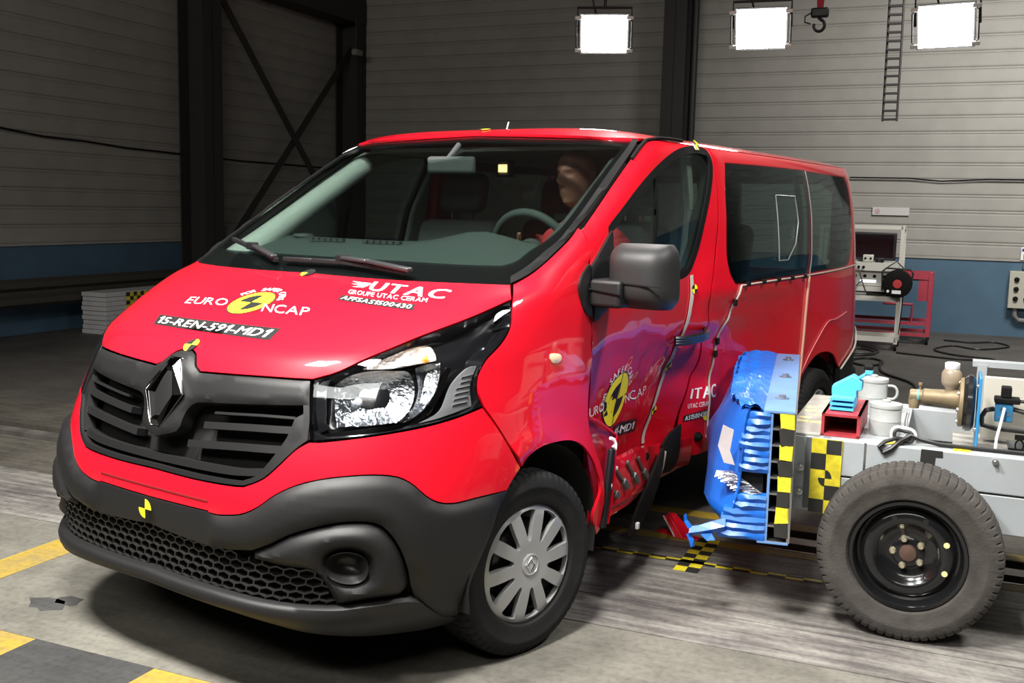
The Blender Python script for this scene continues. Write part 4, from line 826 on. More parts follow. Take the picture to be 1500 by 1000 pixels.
def seat(x, y, wd, head=True, scale=1):
    st = empty('seat', parent=van)
    b = MB(); b.box((x-.22, y, .86), (.52, wd, .16)); b.build('seat_cushion', SEAT, st, bevel=.06, seg=4)
    R = Matrix.Rotation(math.radians(14), 3, 'Y'); b = MB(); b.box((x+.07, y, 1.20), (.15, wd, .66), R); b.build('backrest', SEAT, st, bevel=.065, seg=4)
    if head:
        b = MB(); b.box((x+.15, y, 1.665), (.11, .27, .21), R); hr = b.build('headrest', SEAT, st, bevel=.05, seg=4)
        b = MB(); [b.tube([(x+.12, y+d, 1.45), (x+.145, y+d, 1.62)], .008, 8) for d in (-.065, .065)]; b.build('headrest_post', mat('post_black', (.02, .02, .02), .3, metal=.5), st)
    return st
seat(1.18, .38, .52); seat(1.18, -.44, .50)
seat(2.25, .45, .50); seat(2.25, -.05, .46); seat(3.1, .45, .5); seat(3.1, -.2, .5)
for s in (-1, 1):
    b = MB(); pts = [Vector(S(np.array(.56*-s), np.array(z)))+Vector((.10, -s*.055, -.05)) for z in (1.36, 1.45, 1.55, 1.65, 1.75, 1.84)]
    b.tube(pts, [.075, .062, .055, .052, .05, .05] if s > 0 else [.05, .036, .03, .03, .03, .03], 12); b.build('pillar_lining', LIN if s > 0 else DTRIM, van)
    if s > 0:
        b = MB(); b.beam((1.70, s*.82, 1.86), (1.72, s*.88, .6), .16, .05, up=(0, 1, 0)); b.build('centre_pillar', mat('pillar_red', (.40, .006, .014), .4), van, bevel=.02)
        b = MB(); b.beam((1.83, s*.80, 1.86), (1.85, s*.84, .9), .05, .05, up=(0, 1, 0)); b.build('pillar_cover', LIN, van, bevel=.01)
    else:
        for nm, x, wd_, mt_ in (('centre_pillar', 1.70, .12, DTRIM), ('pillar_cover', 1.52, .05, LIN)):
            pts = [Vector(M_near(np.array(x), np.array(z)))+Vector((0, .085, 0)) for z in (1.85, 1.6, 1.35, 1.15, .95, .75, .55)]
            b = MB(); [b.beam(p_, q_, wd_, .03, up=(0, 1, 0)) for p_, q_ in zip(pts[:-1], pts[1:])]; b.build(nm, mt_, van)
b = MB(); b.box((.70, -.02, 1.775), (.03, .24, .075), Matrix.Rotation(math.radians(10), 3, 'Z')); im = b.build('interior_mirror', DTRIM, van, bevel=.015, seg=3)
b = MB(); b.box((.716, -.02, 1.775), (.006, .21, .06), Matrix.Rotation(math.radians(10), 3, 'Z')); b.build('mirror_glass', CHR, im)
b = MB(); b.tube([(.70, 0, 1.80), (.78, 0, 1.87)], .012, 8); b.build('mirror_stalk', DTRIM, im)
b = MB(); b.box((1.62, .33, 1.80), (.05, .10, .09)); cl = b.build('cabin_lamp', DTRIM, van, bevel=.01)
b = MB(); b.box((1.590, .325, 1.80), (.012, .05, .04)); b.build('lamp_lens', mat('lamp_glow', (1, .8, .5), .3, emit=(1, .60, .25), estr=4), cl)
stk = [(-.565, VZ(1.838)), (-.50, VZ(1.856)), (-.485, VZ(1.872)), (-.55, VZ(1.858))]
patch('windshield_sticker', spline([p+(1,) for p in stk], .03, scale=(SA, 1)), M_front, WHT, wsg, sa=SA, step=.05, thick=.001, off=.004, edge=0)

# ------------------------------------------------------------------ THE HALL
def floor_mat(name, base, dirt, streak=.5, lo=.42, hi=.62, rough=.62, sc=1.6):
    m = bpy.data.materials.new(name); m.use_nodes = True; nt = m.node_tree; b = nt.nodes['Principled BSDF']; L = nt.links.new; N = nt.nodes.new
    tc = N('ShaderNodeTexCoord'); mp = N('ShaderNodeMapping'); mp.inputs['Rotation'].default_value = (0, 0, -TH); L(tc.outputs['Object'], mp.inputs[0])
    ms = N('ShaderNodeMapping'); ms.inputs['Scale'].default_value = (9, .9, 1); L(mp.outputs[0], ms.inputs[0])
    n1 = N('ShaderNodeTexNoise'); n1.inputs['Scale'].default_value = sc; n1.inputs['Detail'].default_value = 8; n1.inputs['Roughness'].default_value = .68; L(mp.outputs[0], n1.inputs['Vector'])
    n2 = N('ShaderNodeTexNoise'); n2.inputs['Scale'].default_value = 2.2; n2.inputs['Detail'].default_value = 8; n2.inputs['Roughness'].default_value = .7; L(ms.outputs[0], n2.inputs['Vector'])
    n3 = N('ShaderNodeTexNoise'); n3.inputs['Scale'].default_value = 38; n3.inputs['Detail'].default_value = 6; L(mp.outputs[0], n3.inputs['Vector'])
    mx = N('ShaderNodeMix'); mx.data_type = 'FLOAT'; mx.inputs[0].default_value = streak; L(n1.outputs[0], mx.inputs[2]); L(n2.outputs[0], mx.inputs[3])
    r = N('ShaderNodeValToRGB'); r.color_ramp.elements[0].position = lo; r.color_ramp.elements[1].position = hi; r.color_ramp.elements[0].color = (*dirt, 1); r.color_ramp.elements[1].color = (*base, 1); L(mx.outputs[0], r.inputs[0])
    r3 = N('ShaderNodeValToRGB'); r3.color_ramp.elements[0].position = .32; r3.color_ramp.elements[1].position = .55; r3.color_ramp.elements[0].color = (.80, .80, .80, 1); r3.color_ramp.elements[1].color = (1, 1, 1, 1); L(n3.outputs[0], r3.inputs[0])
    mm = N('ShaderNodeMix'); mm.data_type = 'RGBA'; mm.blend_type = 'MULTIPLY'; mm.inputs[0].default_value = 1; L(r.outputs[0], mm.inputs[6]); L(r3.outputs[0], mm.inputs[7]); L(mm.outputs[2], b.inputs['Base Color'])
    # dark scuffs with ragged edges
    n4 = N('ShaderNodeTexNoise'); n4.inputs['Scale'].default_value = 3.1; n4.inputs['Detail'].default_value = 9; n4.inputs['Roughness'].default_value = .74; n4.inputs['Distortion'].default_value = .6; L(mp.outputs[0], n4.inputs['Vector'])
    r4 = N('ShaderNodeValToRGB'); r4.color_ramp.elements[0].position = .655; r4.color_ramp.elements[1].position = .70; r4.color_ramp.elements[0].color = (1, 1, 1, 1); r4.color_ramp.elements[1].color = (.45, .43, .42, 1); L(n4.outputs[0], r4.inputs[0])
    m4 = N('ShaderNodeMix'); m4.data_type = 'RGBA'; m4.blend_type = 'MULTIPLY'; m4.inputs[0].default_value = 1; L(mm.outputs[2], m4.inputs[6]); L(r4.outputs[0], m4.inputs[7]); L(m4.outputs[2], b.inputs['Base Color'])
    bp = N('ShaderNodeBump'); bp.inputs['Strength'].default_value = .25; bp.inputs['Distance'].default_value = .006; L(n3.outputs[0], bp.inputs['Height']); L(bp.outputs[0], b.inputs['Normal'])
    b.inputs['Roughness'].default_value = rough; b.inputs['Specular IOR Level'].default_value = .35; return m
F_L = floor_mat('concrete_light', (.175, .168, .145), (.105, .10, .085), .25)
F_M = floor_mat('concrete_worn', (.225, .215, .195), (.085, .077, .075), .55, .43, .58)
F_D = floor_mat('concrete_dark', (.12, .11, .09), (.055, .05, .043), .5)
F_B = floor_mat('concrete_back', (.10, .095, .085), (.065, .06, .056), .2)
F_K = floor_mat('paint_black', (.03, .03, .03), (.06, .06, .058), .3, .35, .6)
F_Y = floor_mat('paint_yellow', (.34, .225, .02), (.17, .14, .075), .4, .36, .56)
RAILM = mat('rail_steel', (.30, .28, .25), .45, metal=.6, noise=.4, nscale=7)
b = MB(); b.bx(-14, 16, -16, 16, -.30, -.12); fl_ = b.build('floor', mat('pit_black', (.012, .012, .011), .9), None, hall=True); tag(fl_, kind='structure')
def slab(nm, x0, x1, y0, y1, mt, top=0., g=.004):
    b = MB(); b.bx(x0+g, x1-g, y0, y1, -.13, top); return b.build(nm, mt, fl_, hall=True, smooth=False)
slab('slab', -14, -.88, -16, 16, F_L); slab('slab', -.88, .158, -16, 16, F_L); slab('slab', .158, .46, -16, 16, F_M); slab('slab', .46, 1.08, -16, 16, F_M)
slab('slab', 1.08, 1.405, -16, .6, F_M, g=.001); slab('slab', .82, 1.405, .6, 16, F_D, .0015, g=.001)
slab('slab', 1.735, 2.45, -16, 16, F_D); slab('slab', 2.45, 16, -16, 16, F_B)
slab('track_rail', 1.545, 1.655, -16, 16, RAILM, -.008)
slab('track_edge', 1.395, 1.412, -16, 16, RAILM, .003, 0)
# painted markings
def paint(x0, x1, y0, y1, mt, z=.002, nm='paint_stripe'):
    b = MB(); b.bx(x0, x1, y0, y1, -.01, z); return b.build(nm, mt, fl_, hall=True, smooth=False)
paint(1.31, 1.39, -6, -.45, F_Y); paint(1.745, 1.85, -6, -.3, F_Y)
paint(-.55, .12, 1.33, 1.52, F_Y)
for i, (y0, y1) in enumerate(((2.4, 1.85), (1.85, 1.27), (1.27, .713), (.713, .164), (.164, -.40), (-.40, -.96), (-.96, -1.5))):
    paint(-1.18, -.882, y1, y0, F_K if i % 2 else F_Y, .002)
# the dark slab under the car's nose keeps a worn patch
for (x, y, r) in ((-.62, .95, .05), (-.56, .88, .035)):
    rr = random.Random(int(r*1000)); pr = [(x+r*rr.uniform(.6, 1.3)*1.2*math.cos(a), y+r*rr.uniform(.6, 1.4)*1.6*math.sin(a)) for a in np.linspace(0, 2*math.pi, 11)[:-1]]; b = MB(); b.prism(pr, lambda u, v: (u, v, 0), lambda u, v: (u, v, .0016)); b.build('tape_scrap', F_K, fl_, hall=True, smooth=False)
# chequered tape on the floor
TY = mat('tape_yellow', (.72, .60, .03), .5, noise=.25, nscale=40); TK = mat('tape_black', (.02, .02, .018), .5)
tp = empty('floor_tape', B(1.03, -1.1, 0), TH); tag(tp, 'thin yellow and black chequered tape line running across the floor by the wheel', 'tape')
tp2 = empty('floor_tape', B(1.2, -1.24, 0), TH); tag(tp2, 'wide yellow and black chequered tape piece crossing the floor under the barrier', 'tape')
def tsq(par, x0, x1, y0, y1, mt, nm):
    ox, oy = (1.03, -1.1) if par is tp else (1.2, -1.24)
    b = MB(); b.bx(x0-ox, x1-ox, y0-oy, y1-oy, .0015, .0035); return b.build(nm, mt, par, smooth=False)
for i in range(16):
    y1 = -.58-.0775*i; y0 = y1-.0775
    tsq(tp, 1.03, 1.05, y0, y1, TY if i % 2 else TK, 'square'); tsq(tp, 1.01, 1.03, y0, y1, TK if i % 2 else TY, 'square')
for i in range(8):
    x0 = .895+.062*i
    for j in range(2): tsq(tp2, x0, x0+.062, -1.30+.055*j, -1.245+.055*j, TY if (i+j) % 2 else TK, 'square')
# ---- walls
CLAD = mat("cladding_grey", (.32, .31, .285), .62, noise=.10, nscale=3, bump=.06, bscale=30)
BLUE = mat("plinth_blue", (.066, .13, .195), .6, noise=.15, nscale=2.5)
STEEL = mat('column_dark', (.035, .033, .030), .6)
XB, YL, ZB, ZT = 12.1, 7.65, 1.03, 6.2
def wall(nm): o = empty(nm); tag(o, kind='structure'); return o
wb = wall('wall_back'); wl_ = wall('wall_left'); wr = wall('wall_right'); wf = wall('wall_front')
b = MB(); b.bx(XB, XB+.3, -16, YL+.3, 0, ZB); b.build('plinth', BLUE, wb, hall=True); b = MB(); b.bx(XB+.06, XB+.3, -16, YL+.3, ZB, ZT); b.build('sheeting', DARK, wb, hall=True)
b = MB(); b.bx(-14, XB, YL, YL+.3, 0, ZB); b.build('plinth', BLUE, wl_, hall=True); b = MB(); b.bx(-14, XB, YL+.06, YL+.3, ZB, ZT); b.build('sheeting', DARK, wl_, hall=True)
def profile_panel(w0, w1, z0, z1, X):
    """ribbed cladding plank between w0 and w1: main face, step and lip"""
    h = z1-z0
    return [(X+.07, z0), (X+.012, z0), (X+.002, z0+.012), (X, z0+.03), (X, z1-.055), (X+.009, z1-.046), (X+.009, z1-.034), (X+.002, z1-.026), (X+.002, z1-.010), (X+.012, z1), (X+.07, z1)]
nP = 24; dz = (ZT-ZB-.02)/nP
b = MB(); b.bx(XB-.02, XB+.05, -16, YL, ZB-.005, ZB+.025); b.build('flashing', CLAD, wb, hall=True)
b = MB(); b.bx(-14, XB, YL-.02, YL+.05, ZB-.005, ZB+.025); b.build('flashing', CLAD, wl_, hall=True)
for i in range(nP):
    z0 = ZB+.02+dz*i; pr = profile_panel(0, 0, z0, z0+dz-.001, 0)
    for (a0, a1) in ((-16, -5.0), (-5.0, 1.5), (1.5, YL)):
        b = MB(); b.prism(pr, lambda p, q: (XB+p, a0+.002, q), lambda p, q: (XB+p, a1-.002, q)); b.build('panel', CLAD, wb, hall=True, smooth=False)
    for (a0, a1) in ((-14, -4.0), (-4.0, 2.0), (2.0, 8.1), (8.1, XB)):
        b = MB(); b.prism(pr, lambda p, q: (a0+.002, YL+p, q), lambda p, q: (a1-.002, YL+p, q)); b.build('panel', CLAD, wl_, hall=True, smooth=False)
b = MB(); b.bx(-14, 16, -16.3, -16, 0, ZT); b.build('sheeting', CLAD, wr, hall=True)
b = MB(); b.bx(-14.3, -14, -16, 16, 0, ZT); b.build('sheeting', CLAD, wf, hall=True)
b = MB(); b.bx(-14, 16, -16, 16, ZT, ZT+.2); ce = b.build('ceiling', mat('roof_dark', (.10, .10, .10), .8), None, hall=True); tag(ce, kind='structure')
# columns, bracing
def hcol(nm, x, y, w, d, along, par, z1=ZT):
    """H-section column; along = axis of its flanges"""
    b = MB()
    if along == 'x': b.bx(x-w/2, x+w/2, y-d/2, y-d/2+.02, 0, z1); b.bx(x-w/2, x+w/2, y+d/2-.02, y+d/2, 0, z1); b.bx(x-.01, x+.01, y-d/2, y+d/2, 0, z1)
    else: b.bx(x-d/2, x-d/2+.02, y-w/2, y+w/2, 0, z1); b.bx(x+d/2-.02, x+d/2, y-w/2, y+w/2, 0, z1); b.bx(x-d/2, x+d/2, y-.01, y+.01, 0, z1)
    o = b.build(nm, STEEL, par, hall=True, smooth=False); return o
hcol('column', 8.11, 7.42, .40, .42, 'x', wl_); hcol('column', 12.0, 7.42, .40, .42, 'x', wl_); hcol('column', 2.0, 7.42, .40, .42, 'x', wl_)
hcol('column', 11.88, 1.74, .34, .40, 'y', wb); hcol('column', 11.88, -5.0, .34, .40, 'y', wb)
b = MB(); b.tube([(11.80, 1.47, 0), (11.80, 1.47, ZT)], .055, 12); b.build('downpipe', mat('pipe_black', (.016, .016, .016), .5), wb, hall=True)
b = MB(); b.beam((8.30, 7.40, 4.66), (12.0, 7.40, .80), .02, .115, up=(1, 0, 1)); b.build('brace', STEEL, wl_, hall=True)
b = MB(); b.beam((12.0, 7.44, 4.20), (8.28, 7.44, .55), .02, .115, up=(-1, 0, 1)); b.build('brace', STEEL, wl_, hall=True)
b = MB(); b.bx(8.1, 12.1, 7.2, 7.62, 4.60, 4.95); b.build('eaves_beam', STEEL, wl_, hall=True)
# cables clipped along the walls
cw = MB(); cw.tube([(x, 7.62, 1.02+z) for x, z in ((2.5, 1.35), (4.4, 1.32), (4.9, 1.335), (5.6, 1.27), (6.2, 1.26), (6.9, 1.22), (7.9, 1.20), (9.2, 1.17), (10.5, 1.17), (12.0, 1.16))], .011, 6); cw.build('wall_cable', RUB, wl_, hall=True)
cw = MB(); cw.tube([(12.06, y, z) for y, z in ((-.8, 2.13), (-1.6, 2.125), (-2.0, 2.09), (-2.6, 2.12), (-3.4, 2.115), (-4.5, 2.12))], .010, 6); cw.build('wall_cable', RUB, wb, hall=True)

# ------------------------------------------------------------------ MOBILE BARRIER TROLLEY (hall coordinates)
TRO = empty('barrier_trolley', B(1.24, -2.6, 0)); tag(TRO, 'white crash trolley on car wheels with a crushed blue barrier face and gauges on deck', 'trolley')
TI = Matrix.Translation(-Vector(B(1.24, -2.6, 0)))
def tb(bm, nm, mt, par=None, **k):
    """build in hall coordinates, then hand over to the trolley without moving it"""
    o = bm.build(nm, mt, None, hall=True, **k); o.data.transform(TI); o.parent = par or TRO; return o
GRY = mat('trolley_grey', (.31, .335, .35), .45, noise=.08, nscale=6); GR2 = mat('trolley_beige', (.36, .345, .31), .5, noise=.2, nscale=14)
for x0, x1 in ((.74, .84), (1.64, 1.74)):
    b = MB(); b.bx(x0, x1, -4.9, -1.81, .555, .702); tb(b, 'side_beam', GRY, bevel=.006)
    b = MB(); b.bx(x0+.004, x1-.004, -4.9, -1.89, .40, .549); tb(b, 'lower_panel', GRY, bevel=.004)
b = MB(); b.bx(.745, 1.735, -1.885, -1.745, .402, .702); fb = tb(b, 'front_box', GRY, bevel=.004)
b = MB(); b.bx(.76, 1.72, -1.80, -1.66, .700, .712); tb(b, 'front_shelf', GR2, bevel=.003)
b = MB(); b.bx(.745, .757, -1.80, -1.70, .40, .70); tb(b, 'front_cheek', GRY)
b = MB(); b.bx(.84, 1.64, -4.9, -1.88, .50, .515); tb(b, 'deck', GR2); b = MB(); b.bx(.84, 1.64, -2.12, -1.80, .690, .702); tb(b, 'upper_deck', GRY)
b = MB(); b.bx(.84, 1.64, -2.52, -2.30, .60, .612); tb(b, 'upper_deck', GR2)
SPY = mat('shelf_tape', (.66, .60, .28), .6)
for i in range(5):
    for j in range(2):
        if (i+j) % 3 == 2: continue
        b = MB(); b.bx(.99+.085*i, 1.03+.085*i, -1.725-.055*j, -1.675-.055*j, .711, .7135); tb(b, 'tape_square', SPY)
# chequered target board on the near cheek
b = MB(); b.bx(.732, .738, -1.893, -1.775, .395, .70); bd_ = tb(b, 'target_board', TY)
y0, ym, y1 = -1.775, -1.833, -1.891
def sq(ya, yb, za, zb): b = MB(); b.bx(.7305, .733, yb, ya, za, zb); tb(b, 'target_square', TK, bd_)
sq(ym, y1, .641, .699); sq(y0, ym, .575, .641); sq(ym, y1, .452, .512); sq(y0, ym, .396, .452)
for a0 in (0, math.pi):
    b = MB(); pr = [(0, 0)]+[(.026*math.cos(a), .034*math.sin(a)) for a in np.linspace(a0+.0, a0+math.pi/2, 8)]
    b.prism(pr, lambda u, v: (.7305, ym-u, .541+v), lambda u, v: (.733, ym-u, .541+v)); tb(b, 'target_quarter', TK, bd_)
for (y, z, r) in ((-1.735, .575, .016), (-1.735, .475, .016), (-2.447, .681, .012)):
    b = MB(); b.lathe([(r, 0), (r, .012), (r*.6, .013), (r*.6, .03), (0, .032)], (.742, y, z), (-1, 0, 0), 8); tb(b, 'bolt', ALU)
b = MB(); pr = [(-2.185, .700), (-2.262, .699), (-2.264, .675), (-2.238, .673), (-2.236, .640), (-2.183, .642)]; b.prism(pr, lambda u, v: (.7375, u, v), lambda u, v: (.741, u, v)); tb(b, 'black_patch', TK)
b = MB(); b.bx(.738, .741, -1.983, -1.975, .556, .70); tb(b, 'weld_seam', ALU)
# wheels
WT = mat('dusty_tyre', (.050, .045, .040), .85, noise=.35, nscale=14, bump=.2, bscale=90)
STB = mat('steel_wheel', (.010, .010, .011), .18, coat=.4, metal=.3)
def t_wheel(x, y, out):
    wv = empty('trolley_wheel'); wv.location = Vector(B(x, y, .333))-Vector(B(1.24, -2.6, 0)); wv.rotation_euler = (0, 0, TH+(-math.pi/2 if out < 0 else math.pi/2)); wv.parent = TRO
    tread_tyre(wv, .333, .195, .208, .008, WT, n=384, per=6)
    prof = [(.208, -.09), (.214, .080), (.208, .090), (.196, .088), (.188, .070), (.182, .045), (.172, .040), (.165, .052), (.152, .060), (.128, .062), (.116, .056), (.108, .045), (.085, .030), (.06, .028), (.052, .034), (.030, .036), (0, .036)]
    b = MB(); b.lathe(prof, (0, 0, 0), (0, -1, 0), 56); b.build('steel_rim', STB, wv)
    for k in range(8):
        a = 2*math.pi*(k+.5)/8; b = MB(); b.lathe([(.011, .0), (.011, .0625), (0, .0626)], (.143*math.cos(a), 0, .143*math.sin(a)), (0, -1, 0), 14); b.build('vent_hole', DARK if k not in (0, 7) else SPY, wv)
    for k in range(5):
        a = 2*math.pi*k/5+.31+math.pi/2; b = MB(); b.lathe([(.014, .024), (.014, .042), (.009, .05), (0, .05)], (.054*math.cos(a), 0, .054*math.sin(a)), (0, -1, 0), 8); b.build('wheel_bolt', mat('bolt_brass', (.55, .50, .36), .35, metal=.8), wv)
    b = MB(); b.lathe([(.032, .03), (.030, .048), (.012, .052), (0, .053)], (0, 0, 0), (0, -1, 0), 20); b.build('hub_cap', mat('hub_rust', (.10, .06, .045), .5, metal=.4), wv)
    return wv
t_wheel(.605, -2.168, -1); t_wheel(1.875, -2.168, 1); t_wheel(.605, -4.4, -1); t_wheel(1.875, -4.4, 1)
b = MB(); b.tube([(.66, -2.168, .333), (1.82, -2.168, .333)], .03, 12); tb(b, 'axle', DARK); b = MB(); b.tube([(.66, -4.4, .333), (1.82, -4.4, .333)], .03, 12); tb(b, 'axle', DARK)
for x in (.79, 1.69):
    for y in (-1.90, -2.2, -4.4): b = MB(); b.bx(x-.035, x+.035, y-.05, y+.05, .20 if y == -1.90 else .3, .41); tb(b, 'axle_bracket', DARK)
# ---- barrier: yawed plate, honeycomb block with blue cladding
YA = math.radians(7.2)
def K(u, v, z):
    """u across the barrier from its near end, v towards the van, z up"""
    return (.395+u*math.cos(YA)-v*math.sin(YA), -1.662+u*math.sin(YA)+v*math.cos(YA), z)
bar = empty('barrier_face'); bar.parent = TRO
BLU = mat('blue_cladding', (.007, .10, .46), .42, coat=.08, bump=.12, bscale=30); BLP = mat('blue_plate', (.11, .22, .45), .4, noise=.1, nscale=8)
LB, ZL, ZH = 1.66, .352, .852
b = MB(); [b.add([K(u, v, z) for u in (0, LB) for v in (-.006, .004) for z in (ZL, ZH)], [(0, 1, 3, 2), (4, 6, 7, 5), (0, 4, 5, 1), (2, 3, 7, 6), (0, 2, 6, 4), (1, 5, 7, 3)])]; tb(b, 'vent_plate', BLP, bar)
b = MB(); b.add([K(u, v, z) for u in (0, LB) for v in (-.09, -.078) for z in (ZL, ZH)], [(0, 1, 3, 2), (4, 6, 7, 5), (0, 4, 5, 1), (2, 3, 7, 6), (0, 2, 6, 4), (1, 5, 7, 3)]); tb(b, 'back_plate', ALU, bar)
def kbox(u0, u1, v0, v1, z0, z1, nm, mt, par=None, **k):
    b = MB(); b.add([K(u, v, z) for u in (u0, u1) for v in (v0, v1) for z in (z0, z1)], [(0, 1, 3, 2), (4, 6, 7, 5), (0, 4, 5, 1), (2, 3, 7, 6), (0, 2, 6, 4), (1, 5, 7, 3)]); return tb(b, nm, mt, par or bar, **k)
kbox(-.004, LB, -.085, .03, ZH, ZH+.007, 'top_flange', BLP); kbox(-.004, LB, -.085, .03, ZL-.007, ZL, 'bottom_flange', BLP)
for i, u in enumerate((.28, .85, 1.42)):
    b = MB(); c = K(u, -.03, ZH+.007); b.lathe([(.028, 0), (.028, .004), (.014, .005), (.014, .016), (0, .018)], c, (0, 0, 1), 8); tb(b, 'bolt', ALU, bar)
n_ = 8
for i in range(n_+1):
    z = ZL+(ZH-ZL)*i/n_; kbox(.0, LB, -.078, -.006, z-.004, z+.004, 'spacer', ALU)
kbox(.30, LB, -.07, -.01, ZL+.01, ZH-.01, 'cavity', DARK)
# torn chequered tape down the plate's near edge
random.seed(5)
for i in range(8):
    z0 = ZL+.02+.06*i; j = [random.uniform(-.006, .006) for _ in range(4)]
    b = MB(); b.add([K(-.006, -.083+j[0], z0), K(-.008, -.036+j[1], z0+j[2]), K(-.006, -.034+j[3], z0+.058), K(-.010, -.080+j[1], z0+.056)]+[K(-.003, -.083, z0), K(-.003, -.036, z0), K(-.003, -.034, z0+.058), K(-.003, -.08, z0+.056)], [(0, 1, 2, 3), (7, 6, 5, 4), (0, 4, 5, 1), (1, 5, 6, 2), (2, 6, 7, 3), (3, 7, 4, 0)])
    tb(b, 'torn_tape', TY if i % 2 else TK, bar, smooth=False)
# crushed cladding: front edge line of the block in plan (u -> depth v)
def front_v(u, q):
    """depth of the block at u; q = 0 bottom .. 1 top"""
    base = np.interp(u, [0, .06, .16, .30, .55, .9, LB], [.115, .165, .225, .262, .285, .30, .30])
    return base*(1-.40*max(0, (.16-q)/.16)**1.2-.36*max(0, (q-.45)/.55)**1.3)+.012*math.sin(9*q+4*u)
rng = np.random.default_rng(4)
# near end: stacked folds (each crushed layer is a fold of its own)
nf = 17
for i in range(nf):
    z0 = ZL+(ZH-ZL)*i/nf; z1 = ZL+(ZH-ZL)*(i+1)/nf; q = (i+.5)/nf
    if 6 <= i <= 8: continue
    L = front_v(0, q)*rng.uniform(.92, 1.12) if i > 3 else .155+.02*rng.random()
    segs_ = 4; vs = []
    for k in range(segs_+1):
        v = .004+L*k/segs_; out = -.006-.013*rng.random()*(k > 0) if k < segs_ else .0
        zm = (z0+z1)/2+rng.uniform(-.005, .005)*(k > 0)
        for (du, zz) in ((.03, z0-.003), (out*.25, z0), (out, zm), (out*.25, z1), (.03, z1+.003)): vs.append(K(du, v, zz+(rng.uniform(-.0015, .0015) if k else 0)))
    fs = [(k*5+j, k*5+j+1, (k+1)*5+j+1, (k+1)*5+j) for k in range(segs_) for j in range(4)]+[(0, 1, 2, 3, 4), tuple(segs_*5+j for j in (4, 3, 2, 1, 0))]
    b = MB(); b.add(vs, fs); tb(b, 'fold', BLU, bar)
# torn opening with bare honeycomb
kbox(.03, .5, .02, .10, ZL+(ZH-ZL)*5.9/nf, ZL+(ZH-ZL)*9.1/nf, 'core_gap', DARK)
HC = mat('honeycomb_foil', (.75, .77, .80), .25, metal=.9, bump=.6, bscale=120)
for k in range(9):
    z = ZL+(ZH-ZL)*(6.2+.28*k)/nf; b = MB(); v0 = .02+.012*k
    b.add([K(-.006+.02*rng.random(), v0, z), K(.0+.02*rng.random(), v0+.05, z-.006), K(.004, v0+.085, z-.02+.01*rng.random()), K(.03, v0+.08, z+.004), K(.03, v0+.02, z+.008)], [(0, 1, 2, 3, 4), (4, 3, 2, 1, 0)]); tb(b, 'foil', HC, bar, smooth=False)
# smooth skin bulging towards the van
nu, nq = 26, 18; vs = []
us = np.concatenate([np.linspace(-.006, .3, 14), np.linspace(.34, LB, nu-14)])
for u in us:
    for j in range(nq+1):
        q = j/nq; e = front_v(max(u, 0), q); vs.append(K(u, e+.004*math.sin(14*q+9*u), ZL+.0+(ZH-ZL+.012)*q))
m_ = nq+1; fs = [(i*m_+j, i*m_+j+1, (i+1)*m_+j+1, (i+1)*m_+j) for i in range(len(us)-1) for j in range(nq)]
k0 = len(vs); vs += [tuple(np.array(p)+np.array(K(0, -.004, 0))-np.array(K(0, 0, 0))) for p in vs]; fs += [tuple(i+k0 for i in f[::-1]) for f in fs]
b = MB(); b.add(vs, fs); tb(b, 'front_skin', BLU, bar)
# crumpled top sheet
nv = 12; vs = []; us2 = np.linspace(-.008, LB, 60)
for u in us2:
    L = front_v(max(u, 0), .97)
    for j in range(nv+1):
        q = j/nv; cr = .010*math.sin(u*38+3*q)*q+.007*math.sin(u*91+7*q)*(.3+q)+.018*q*math.sin(3*u+1)
        vs.append(K(u, .03+(L-.022)*q, ZH+.006+cr+.010*math.sin(math.pi*q)))
m_ = nv+1; fs = [(i*m_+j, i*m_+j+1, (i+1)*m_+j+1, (i+1)*m_+j) for i in range(len(us2)-1) for j in range(nv)]
k0 = len(vs); vs += [(p[0], p[1], p[2]-.008) for p in vs]; fs += [tuple(i+k0 for i in f[::-1]) for f in fs]
b = MB(); b.add(vs, fs); tb(b, 'top_sheet', BLU, bar, smooth=False)
kbox(.32, LB, .0, .13, ZL+.03, ZH-.03, 'core', DARK)
# torn lower flap
def sheet(rows, nm, mt, par, th=.006):
    n, m = len(rows), len(rows[0]); vs = [p for r in rows for p in r]; k0 = len(vs); vs += [(p[0]+th, p[1], p[2]) for p in vs]
    fs = [(i*m+j, i*m+j+1, (i+1)*m+j+1, (i+1)*m+j) for i in range(n-1) for j in range(m-1)]; fs += [tuple(i+k0 for i in f[::-1]) for f in fs]
    ring = [j for j in range(m)]+[i*m+m-1 for i in range(1, n)]+[(n-1)*m+j for j in range(m-2, -1, -1)]+[i*m for i in range(n-2, 0, -1)]
    fs += [(ring[i], ring[(i+1) % len(ring)], ring[(i+1) % len(ring)]+k0, ring[i]+k0) for i in range(len(ring))]
    b = MB(); b.add(vs, fs); return tb(b, nm, mt, par, smooth=False)
sheet([[K(-.004, .15, .375), K(-.02, .15, .40), K(-.004, .15, .43)], [K(-.01, .20, .362), K(-.03, .20, .385), K(-.01, .205, .41)], [K(-.005, .245, .352), K(-.035, .25, .372), K(-.015, .25, .392)], [K(-.02, .285, .35), K(-.04, .285, .365), K(-.02, .285, .385)]], 'torn_flap', BLU, bar)
sheet([[K(-.02, .275, .385), K(-.03, .29, .38)], [K(-.02, .295, .41), K(-.03, .305, .405)], [K(-.02, .30, .435), K(-.03, .308, .43)]], 'torn_flap', BLU, bar)
sheet([[K(-.02, .28, .36), K(-.03, .295, .355)], [K(-.025, .265, .335), K(-.03, .285, .335)], [K(-.02, .262, .31), K(-.03, .275, .305)]], 'torn_flap', BLU, bar)
sheet([[K(-.02, .20, .368), K(-.03, .24, .362)], [K(-.03, .185, .345), K(-.035, .215, .34)]], 'torn_flap', BLU, bar)
